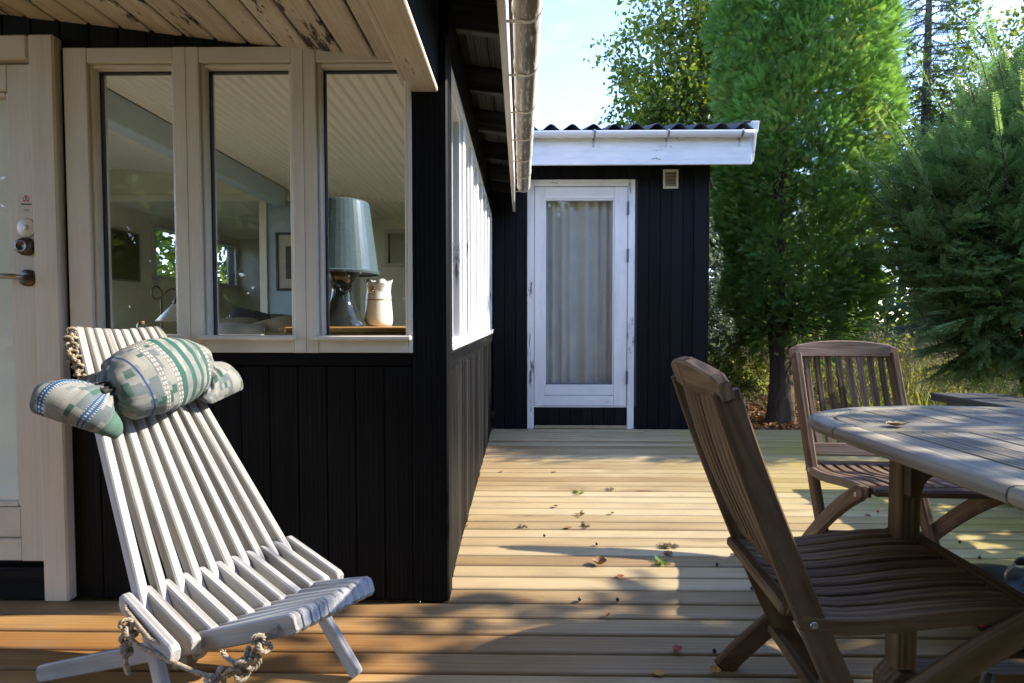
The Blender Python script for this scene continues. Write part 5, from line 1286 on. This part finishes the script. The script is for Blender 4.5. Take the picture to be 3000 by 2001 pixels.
# ---- broadleaved trees: limbs carrying leaf sprays
def broad_tree(name, base, label, h, crown, nl, leaf, mat, bark, seed, group=None, levels=44, lsz=(.05, .09), droop=.1, tr=.12, cat='tree'):
    """crown: (cx, cy, cz, rx, ry, rz) offsets from base"""
    rng = np.random.default_rng(seed); base = Vector(base); t = thing(name, base, label, cat, group)
    cx, cy, cz, rx, ry, rz = crown; C = base + Vector((cx, cy, cz)); top = C + Vector((0, 0, rz * .6))
    tp = bez([base, base.lerp(top, .3) + Vector((.1, 0, 0)), base.lerp(top, .65) + Vector((-.1, .05, 0)), top], 16); trunk_mesh('trunk', tp, list(np.linspace(tr, tr * .15, len(tp))), bark, t, 12, .04)
    paths = []; P = []; D = []
    per = max(1, nl // (levels * 7))
    for k in range(levels):
        d = rng.normal(size=3); d /= np.linalg.norm(d); e = C + Vector((d[0] * rx, d[1] * ry, d[2] * rz)) * rng.uniform(.72, 1.06)
        f = rng.uniform(.25, .9); s0 = tp[int(f * (len(tp) - 1))]; s0 = Vector((s0.x, s0.y, min(s0.z, e.z - .05 * abs(e.z)) if s0.z > e.z else s0.z))
        mid = s0.lerp(e, .5) + Vector((rng.normal() * .12, rng.normal() * .12, rng.uniform(-.05, .2))); br = bez([s0, mid, e], 12); paths.append((br, list(np.linspace(tr * .28, .006, len(br)))))
        for q in range(7):
            b = br[int((.35 + .65 * q / 6) * (len(br) - 1))]; dv = (e - s0).normalized(); sd = Vector(rng.normal(size=3)); sd = (sd - dv * sd.dot(dv)).normalized(); L = rng.uniform(.25, .55) * (rx + rz) / 3.0
            e2 = b + (dv * .6 + sd * .8 + Vector((0, 0, -droop))) * L; paths.append(([b, b.lerp(e2, .5) + Vector((0, 0, .02)), e2], [.006, .004, .002]))
            u = rng.uniform(.1, 1.05, per); pos = np.array(b)[None] + (np.array(e2) - np.array(b))[None] * u[:, None] + rng.normal(scale=.055 * (rx + rz) / 2, size=(per, 3)); P.append(pos)
            D.append(np.array(dv * .4)[None] + rng.normal(scale=.6, size=(per, 3)) + np.array([0, 0, -.25]))
    P = np.concatenate(P); D = np.concatenate(D); n = len(P); S = rng.uniform(*lsz, n)
    join_tubes('branches', paths, bark, t, 5)['kind'] = 'stuff'
    scatter('crown', *LV, P, rot_to(D, rng.normal(scale=.9, size=n)), S, MAT[mat], t)
    return t
BG, BT = MAT['bark_grey'], MAT['bark_thuja']
broad_tree('beech_tree', (3.6, 10.2, -.2), 'airy leafy beech reaching over the shed roof', 7, (-.25, 0, 5.1, 1.85, 1.4, 2.6), 38000, LV, 'broad_leaf', BG, 21, levels=80, lsz=(.07, .12))
broad_tree('oak_tree', (9.2, 11.0, -.2), 'bright leafy tree behind the yew bush', 7, (-.1, 0, 5.0, 2.3, 1.8, 2.3), 26000, LV, 'broad_leaf', BG, 22, levels=60, lsz=(.06, .11))
broad_tree('willow_shrub', (2.55, 8.3, -.2), 'grey-green leafy shrub between shed and thuja', 3, (-.15, 0, 1.7, .95, .8, 1.35), 9000, LV, 'grey_leaf', BG, 23, levels=40, lsz=(.05, .09), tr=.05, cat='shrub')

# ---- spruce behind
def spruce(base, h, r, label, seed):
    rng = np.random.default_rng(seed); base = Vector(base); t = thing('spruce_tree', base, label, 'tree')
    pts = [base + Vector((0, 0, h * k / 8)) for k in range(9)]; trunk_mesh('trunk', pts, list(np.linspace(.16, .02, 9)), BG, t, 10)
    paths = []; P = []; D = []; S = []
    for k in range(150):
        f = (k + rng.random()) / 150; z = .5 + (h - .6) * f; L = r * (1 - f) ** .75 * rng.uniform(.75, 1.1); a = k * 2.4 + rng.normal(scale=.2); o = base + Vector((0, 0, z)); dv = Vector((math.cos(a), math.sin(a), 0))
        br = [o + dv * L * u + Vector((0, 0, -.25 * L * u + .22 * L * u * u)) for u in np.linspace(0, 1, 7)]; paths.append((br, list(np.linspace(.016, .004, 7))))
        sv = Vector((-dv.y, dv.x, 0)); m = int(10 + 26 * L)
        for q in range(m):
            u = rng.uniform(.12, 1.0); p = o + dv * L * u + Vector((0, 0, -.25 * L * u + .22 * L * u * u)); sg = rng.choice((-1, 1))
            P.append(p); D.append(dv * .7 + sv * sg * .8 + Vector((0, 0, -.35 + rng.normal() * .2))); S.append(rng.uniform(.20, .38) * (1.1 - .4 * u))
        P.append(br[-1]); D.append(dv); S.append(.28)
    join_tubes('branches', paths, BG, t, 5)['kind'] = 'stuff'; P = np.array(P); D = np.array(D); S = np.array(S)
    scatter('crown', *YV, P, rot_to(D, rng.normal(scale=.5, size=len(P))), np.stack([S, S * .62, S], -1), MAT['spruce_leaf'], t)
spruce((7.5, 10.8, -.2), 9.0, 2.2, 'dark spruce standing between thuja and the leafy tree', 31)
spruce((6.0, 13.0, -.2), 8.5, 2.2, 'dark spruce mostly hidden behind the thuja', 32)

# ---- low shrubs, brushwood, grass and leaf litter
broad_tree('bramble_bush', (2.35, 6.75, -.2), 'low bramble with yellow-green leaves by the shed corner', 1, (0, 0, .55, .45, .4, .5), 2600, LV, 'under_leaf', BT, 41, levels=22, lsz=(.035, .065), tr=.02, cat='shrub')
broad_tree('broom_bush', (4.6, 9.2, -.2), 'sunlit yellow-green bush behind the grey chair', 2, (0, 0, .8, 1.5, .9, .85), 9000, LV, 'under_leaf', BT, 42, levels=46, lsz=(.04, .08), tr=.03, cat='shrub')
broad_tree('hazel_bush', (8.6, 7.4, -.2), 'sunlit bush behind the foot of the yew', 2, (0, 0, .9, 1.3, .9, .9), 8000, LV, 'under_leaf', BT, 43, levels=42, lsz=(.04, .08), tr=.03, cat='shrub')
broad_tree('dark_bush', (2.2, 9.9, -.2), 'dark green bush in the shade behind the shed', 3, (.3, 0, 1.1, 1.3, .9, 1.2), 9000, LV, 'broad_leaf', BG, 44, levels=44, lsz=(.05, .09), tr=.04, cat='shrub')
def stuff():
    rng = np.random.default_rng(77)
    # dead leaves on the soil
    n = 15000; x = rng.uniform(1.75, 6.5, n); y = 5.16 + rng.gamma(2.0, .75, n); P = np.stack([x, y, -.2 + gz(x, y) + rng.uniform(.0, .07, n)], -1); D = np.stack([rng.normal(size=n), rng.normal(size=n), rng.normal(scale=.25, size=n)], -1)
    o = scatter('leaf_litter', *LV, P, rot_to(D, rng.normal(scale=.6, size=n)), rng.uniform(.03, .075, n), MAT['dry_leaf'], None); tag(o, 'brown fallen leaves covering the soil', 'leaves', kind='stuff')
    # dry twigs and stalks
    n = 3000; x = rng.uniform(1.8, 9.5, n); y = rng.uniform(6.5, 10.5, n); P = np.stack([x, y, -.22 + gz(x, y)], -1); D = np.stack([rng.normal(scale=.45, size=n), rng.normal(scale=.45, size=n), rng.uniform(.3, 1, n)], -1)
    tv, tf = rhombi([((0, 0, 0), (1, 0, 0), 1, .006, 0), ((.35, 0, 0), (.8, .5, 0), .45, .005, .06), ((.55, 0, 0), (.8, -.6, 0), .35, .005, -.05), ((.7, 0, 0), (.7, .5, 0), .25, .005, .05)])
    o = scatter('brushwood', tv, tf, P, rot_to(D, rng.uniform(0, 6, n)), rng.uniform(.3, .95, n), MAT['dry_twig'], None); tag(o, 'tangle of dry twigs and stalks under the trees', 'brushwood', kind='stuff')
    # grass and low green
    n = 26000; x = rng.uniform(2.6, 13, n); y = rng.uniform(1.0, 15, n); k = (x > 2.75) & ((y > 7.6) | (x > 3.9)) ; x, y = x[k], y[k]; n = len(x)
    P = np.stack([x, y, -.21 + gz(x, y)], -1); D = np.stack([rng.normal(scale=.5, size=n), rng.normal(scale=.5, size=n), np.full(n, .9)], -1); tv, tf = rhombi([((0, 0, 0), (1, 0, 0), 1, .022, .1), ((0, 0, 0), (.9, .35, 0), .8, .02, -.1), ((0, 0, 0), (.9, -.4, 0), .7, .02, .05)])
    o = scatter('grass', tv, tf, P, rot_to(D, rng.uniform(0, 6, n)), rng.uniform(.12, .42, n), MAT['under_leaf'], None); tag(o, 'rough green grass and weeds beyond the deck', 'grass', kind='stuff')
    # the far wood reads as one mass
    n = 34000; a = rng.uniform(-.75, 1.15, n); r = rng.uniform(15.5, 19, n); x = r * np.sin(a) + 2; y = r * np.cos(a); top = 2.6 + 1.3 * np.sin(x * .9) + .8 * np.sin(x * 2.3 + 1) + .025 * (x - 3) ** 2
    z = -.2 + rng.uniform(0, 1, n) ** .8 * np.clip(top, 1.2, 5.5); P = np.stack([x, y, z], -1); D = rng.normal(size=(n, 3))
    o = scatter('far_wood', *LV, P, rot_to(D, rng.uniform(0, 6, n)), rng.uniform(.14, .30, n), MAT['broad_leaf'], None); tag(o, 'far belt of trees closing the garden', 'trees', kind='stuff')
stuff()

# ---- leafy plant by the deck edge
def big_leaf_mesh():
    V = [(0, 0, 0)]; n = 25
    for k in range(n):
        a = -math.pi * .86 + 2 * math.pi * .86 * k / (n - 1); r = (.52 + .48 * abs(math.cos(a * 2.5)) ** .7) * (1 - .18 * abs(a) / 3) * (1 + .07 * (-1) ** k); V.append((r * math.cos(a) + .1, r * math.sin(a), .10 * math.cos(a * 5) - .12 * r))
    return mesh_py('leaf', V, [(0, k, k + 1) for k in range(1, n)], True)
def leafy_plant(base, label, n, seed, spread=.22, hgt=.25):
    rng = random.Random(seed); base = Vector(base); t = thing('lobed_plant', base, label, 'plant', 'lobed plants at the deck edge'); 
    if 'bigleaf' not in _cache: _cache['bigleaf'] = big_leaf_mesh(); _cache['bigleaf'].materials.append(MAT['vine_leaf'])
    for k in range(n):
        a = rng.uniform(0, 2 * math.pi); r = rng.uniform(.3, 1) * spread; e = base + Vector((r * math.cos(a), r * math.sin(a), hgt * rng.uniform(.6, 1.15)))
        tube('stalk', bez([base, base.lerp(e, .5) + Vector((0, 0, .05)), e], 6), .003, MAT['vine_leaf'], t, 5)
        s = rng.uniform(.065, .10); d = Vector((math.cos(a) * .8 - .3, math.sin(a) * .8 - .5, -.35)); M = frame_mat(e, d, (rng.uniform(-.3, .3) - d.y, d.x, rng.uniform(-.4, .4))) @ Matrix.Scale(s, 4)
        mobj('leaf', _cache['bigleaf'], None, t, M)
for i, (x, y) in enumerate(((2.72, 3.18), (2.78, 2.92), (2.80, 2.66), (2.95, 3.35))):
    leafy_plant((x, y, -.2), 'clump of lobed green leaves beside the dark bench', 8, 60 + i, .22, .30)

# ---- trees outside the picture: they shade the table and stand in the window reflections
def shade_hedge():  # unseen leaf box, added to shade the right of the deck
    rng = np.random.default_rng(51); t = thing('shade_hedge', (4.6, .8, -.2), 'unseen box of leaves added to shade the right side of the deck', 'shade_hedge')
    P = []
    for (x0, x1, y0, y1, z1, n) in ((4.25, 5.0, -2.2, 2.3, 1.95, 9500), (4.25, 4.9, 2.3, 3.4, 1.6, 2600)): P.append(np.stack([rng.uniform(x0, x1, n), rng.uniform(y0, y1, n), rng.uniform(-.1, z1, n) + .12 * np.sin(rng.uniform(0, 9, n))], -1))
    P = np.concatenate(P); scatter('crown', *LV, P, rot_to(rng.normal(size=P.shape), rng.uniform(0, 6, len(P))), rng.uniform(.09, .16, len(P)), MAT['broad_leaf'], t)
    join_tubes('stems', [([Vector((4.6, y, -.2)), Vector((4.6 + rng.normal() * .1, y + .1, 1.0)), Vector((4.6, y, 1.5 if y < 2.4 else 1.2))], [.03, .025, .01]) for y in np.arange(-2, 3.4, .6)], BG, t, 6)
shade_hedge()
def thin_tree():  # unseen sparse crown, added to dapple the deck and break up the table's shadow
    rng = np.random.default_rng(64); t = thing('shade_tree', (4.9, .5, -.2), 'unseen thin-leaved tree added to dapple the table and near deck', 'tree', 'garden trees out of the picture')
    tp = bez([Vector((4.9, .5, -.2)), Vector((4.85, .45, 1.4)), Vector((4.95, .5, 3.5))], 12); trunk_mesh('trunk', tp, list(np.linspace(.06, .012, len(tp))), BG, t, 10)
    n = 2900; P = np.stack([rng.uniform(4.2, 5.5, n), rng.uniform(-1.6, 2.4, n), rng.uniform(1.8, 3.55, n)], -1)
    P += .10 * np.sin(P[:, [1, 2, 0]] * 9)
    scatter('crown', *LV, P, rot_to(rng.normal(size=P.shape), rng.uniform(0, 6, n)), rng.uniform(.10, .17, n), MAT['broad_leaf'], t)
    join_tubes('branches', [([tp[6 + k % 6], Vector((4.9 + rng.normal() * .3, .5 + (k - 6) * .28, 2.4 + rng.random()))], [.012, .004]) for k in range(13)], BG, t, 5)['kind'] = 'stuff'
thin_tree()
for i, (x, y, s) in enumerate(((-3.4, -6.2, 1.15), (-.4, -6.6, 1.3), (2.6, -6.4, 1.1), (-6.4, -5.6, 1.2), (6.0, -5.0, 1.2))):
    broad_tree('garden_tree', (x, y, -.2), 'leafy garden tree standing across the lawn from the porch', 5, (0, 0, 2.7 * s, 1.9 * s, 1.5, 2.5 * s), 4500 if x > 1 else 11000, LV, 'broad_leaf', BG, 52 + i, levels=70, lsz=(.20, .34), group='garden trees out of the picture')
broad_tree('side_bush', (-6.3, 7.6, -.2), 'green bush seen through the small inner window', 3, (0, 0, 1.9, 1.0, 1.4, 1.5), 4000, LV, 'broad_leaf', BG, 58, levels=30, lsz=(.08, .14), cat='shrub')
broad_tree('side_bush', (-1.6, 9.6 + 1.2, -.2), 'pale bush seen through the far inner window', 3, (0, 0, 1.6, 1.0, .8, 1.2), 2500, LV, 'grey_leaf', BG, 59, levels=26, lsz=(.06, .1), cat='shrub')

# ================================================================== SMALL THINGS ON THE DECK
CAMP = Vector((0, 0, .98))
def px(x, y, z=0.0):
    """deck point under a photograph pixel (3000 x 2001)"""
    yaw = R(.893); p = R(2.078); f = 1667.0
    fw = Vector((-math.sin(yaw) * math.cos(p), math.cos(yaw) * math.cos(p), -math.sin(p))); rt = Vector((math.cos(yaw), math.sin(yaw), 0)); up = rt.cross(fw)
    d = fw + rt * ((x - 1500) / f) - up * ((y - 1000.5) / f); return CAMP + d * ((z - .98) / d.z)
def dead_leaf_mesh(seed, curl):
    rng = random.Random(seed); V = []; F = []; n = 7
    for k in range(n):
        u = k / (n - 1); w = .42 * math.sin(math.pi * min(1, u * .93 + .05)) ** .8 * (1 + .15 * (-1) ** k); z = curl * (u - .5) ** 2
        V += [(u, -w, z + curl * .9 * w), (u, 0, z + rng.uniform(-.02, .02)), (u, w, z + curl * .7 * w)]
    for k in range(n - 1):
        a = 3 * k; F += [(a, a + 1, a + 4, a + 3), (a + 1, a + 2, a + 5, a + 4)]
    b = len(V); V += [(-.28, .01, .02), (0, .012, 0), (0, -.012, 0)]; F.append((b, b + 1, b + 2))
    return mesh_py('fallen_leaf', V, F, True)
def litter():
    cols = {'brown': simple('leaf_brown', (.20, .10, .035), .7, var=.35), 'rust': simple('leaf_rust', (.28, .065, .02), .65, var=.3), 'yellow': simple('leaf_yellow', (.42, .20, .03), .65, var=.3), 'pale': simple('leaf_pale', (.46, .30, .12), .6, var=.25)}
    spots = [(1755, 1656, .075, 'brown', 1.1), (1985, 1911, .045, 'rust', .9), (1780, 1807, .028, 'yellow', 1.0), (1958, 1624, .05, 'brown', .4), (2163, 1626, .05, 'rust', .5), (1818, 1691, .035, 'rust', .3), (1793, 1507, .03, 'brown', .8), (1628, 1486, .03, 'brown', .9),
             (1665, 1549, .04, 'brown', .3), (1835, 1253, .04, 'brown', .6), (1852, 1254, .05, 'yellow', .5), (1895, 1265, .035, 'pale', .4), (1440, 1262, .05, 'rust', .9), (1444, 1256, .05, 'brown', .8), (1362, 1548, .045, 'yellow', 1.0), (2095, 1975, .04, 'yellow', 1.0), (1930, 1978, .04, 'yellow', .3), (2543, 1514, .035, 'rust', .8), (1190, 1752, .06, 'brown', .7), (1625, 1383, .03, 'rust', .4), (1470, 1383, .03, 'rust', .4), (2490, 1395, .02, 'brown', .5)]
    labs = ['largest curled brown leaf lying alone in the middle of the deck', 'bright rust red curled leaf on the boards beside the brown chair', 'small upright orange leaf between two blue-black berries', 'brown leaf lying beside the crooked thin twig', 'rust leaf on the boards just behind the brown chair back', 'flat rust red leaf scrap between the largest leaf and the berries', 'small brown leaf stuck in a board gap past the dark frayed sprig', 'small brown leaf near the house wall past the tiny dark twig', 'flat brown leaf beside the dark frayed sprig',
            'brown leaf against the foot of the shed door casing', 'yellow leaf against the foot of the shed door casing', 'pale tan leaf on the last board before the shed', 'rust leaf in the corner of house wall and shed', 'brown leaf in the corner of house wall and shed', 'orange leaf leaning on the foot of the house side wall', 'small upright yellow leaf by the rear foot of the brown chair', 'flat yellow leaf scrap near the rear foot of the brown chair', 'small rust leaf on the boards under the grey chair', 'brown leaf by the foot of the black corner post', 'small rust leaf on the sunlit boards before the shed door', 'small rust leaf on the sunlit boards by the house wall', 'tiny brown leaf beside the front leg of the grey chair']
    for k, (x, y, s, c, curl) in enumerate(spots):
        p = px(x, y); M = Matrix.Translation(p + Vector((0, 0, .004))) @ Matrix.Rotation(random.uniform(-.8, .8) + (math.pi if k % 3 == 0 else 0), 4, 'Z') @ Matrix.Scale(s * .8, 4) @ Matrix.Translation((-.5, 0, 0))
        o = mobj('fallen_leaf', dead_leaf_mesh(k, curl), cols[c], None, M); tag(o, labs[k], 'leaf', 'fallen leaves on the deck')
    p = px(2628, 1251, .70); o = mobj('fallen_leaf', dead_leaf_mesh(99, .5), cols['pale'], None, Matrix.Translation(p + Vector((.0, 0, .004))) @ Matrix.Rotation(-.1, 4, 'Z') @ Matrix.Scale(.052, 4) @ Matrix.Translation((-.5, 0, 0))); tag(o, 'pale dry leaf lying on the table top', 'leaf')
    bl = simple('berry_blue', (.012, .014, .022), .35); rd = simple('berry_red', (.5, .02, .03), .35)
    for (x, y, m) in ((1748, 1598, bl), (1595, 1573, bl), (1698, 1761, bl), (1809, 1762, bl), (2101, 1658, bl), (2183, 1659, bl), (2093, 1914, bl), (2812, 1592, bl), (2203, 1729, bl), (2572, 1502, rd), (2870, 1638, bl)):
        p = px(x, y); r = .0065
        o = lathe('berry', [(0, 0), (r * .6, r * .2), (r, r), (r * .75, r * 1.65), (r * .25, r * 1.95), (r * .2, r * 2.3), (0, r * 2.3)], m, None, Matrix.Translation(p + Vector((0, 0, .0005))), 10)
        tag(o, 'tiny blue-black berry lying on the deck' if m is bl else 'tiny red berry lying on the deck', 'berry', 'berries on the deck')
    # sprigs
    gm = MAT['vine_leaf']; rng = np.random.default_rng(9)
    for (x, y, s, m, lab) in ((1697, 1447, .06, 'thuja_leaf', 'green thuja sprig lying on the deck'), (1788, 1437, .04, 'dry_twig', 'dark dry sprig lying near the green sprig'), (1716, 1546, .045, 'dry_twig', 'dark frayed sprig lying on the middle of the deck'), (1694, 1510, .05, 'dry_leaf', 'yellow dry sprig lying on the deck'), (1960, 1605, .07, 'dry_twig', 'crooked thin twig lying beside a brown leaf'), (1935, 1650, .06, 'thuja_leaf', 'dull green sprig lying by the brown chair'), (1528, 1546, .035, 'dry_twig', 'tiny dark twig lying close to the house wall')):
        n = 9; P = np.repeat(np.array(px(x, y))[None], n, 0) + rng.normal(scale=.008, size=(n, 3)) * [1, 1, 0] + [0, 0, .006]; D = np.stack([rng.normal(size=n), rng.normal(size=n), rng.uniform(0, .35, n)], -1)
        o = scatter('sprig', *TV, P, rot_to(D, rng.uniform(0, 6, n)), np.full(n, s * .6), MAT[m], None); tag(o, lab, 'sprig')
litter()
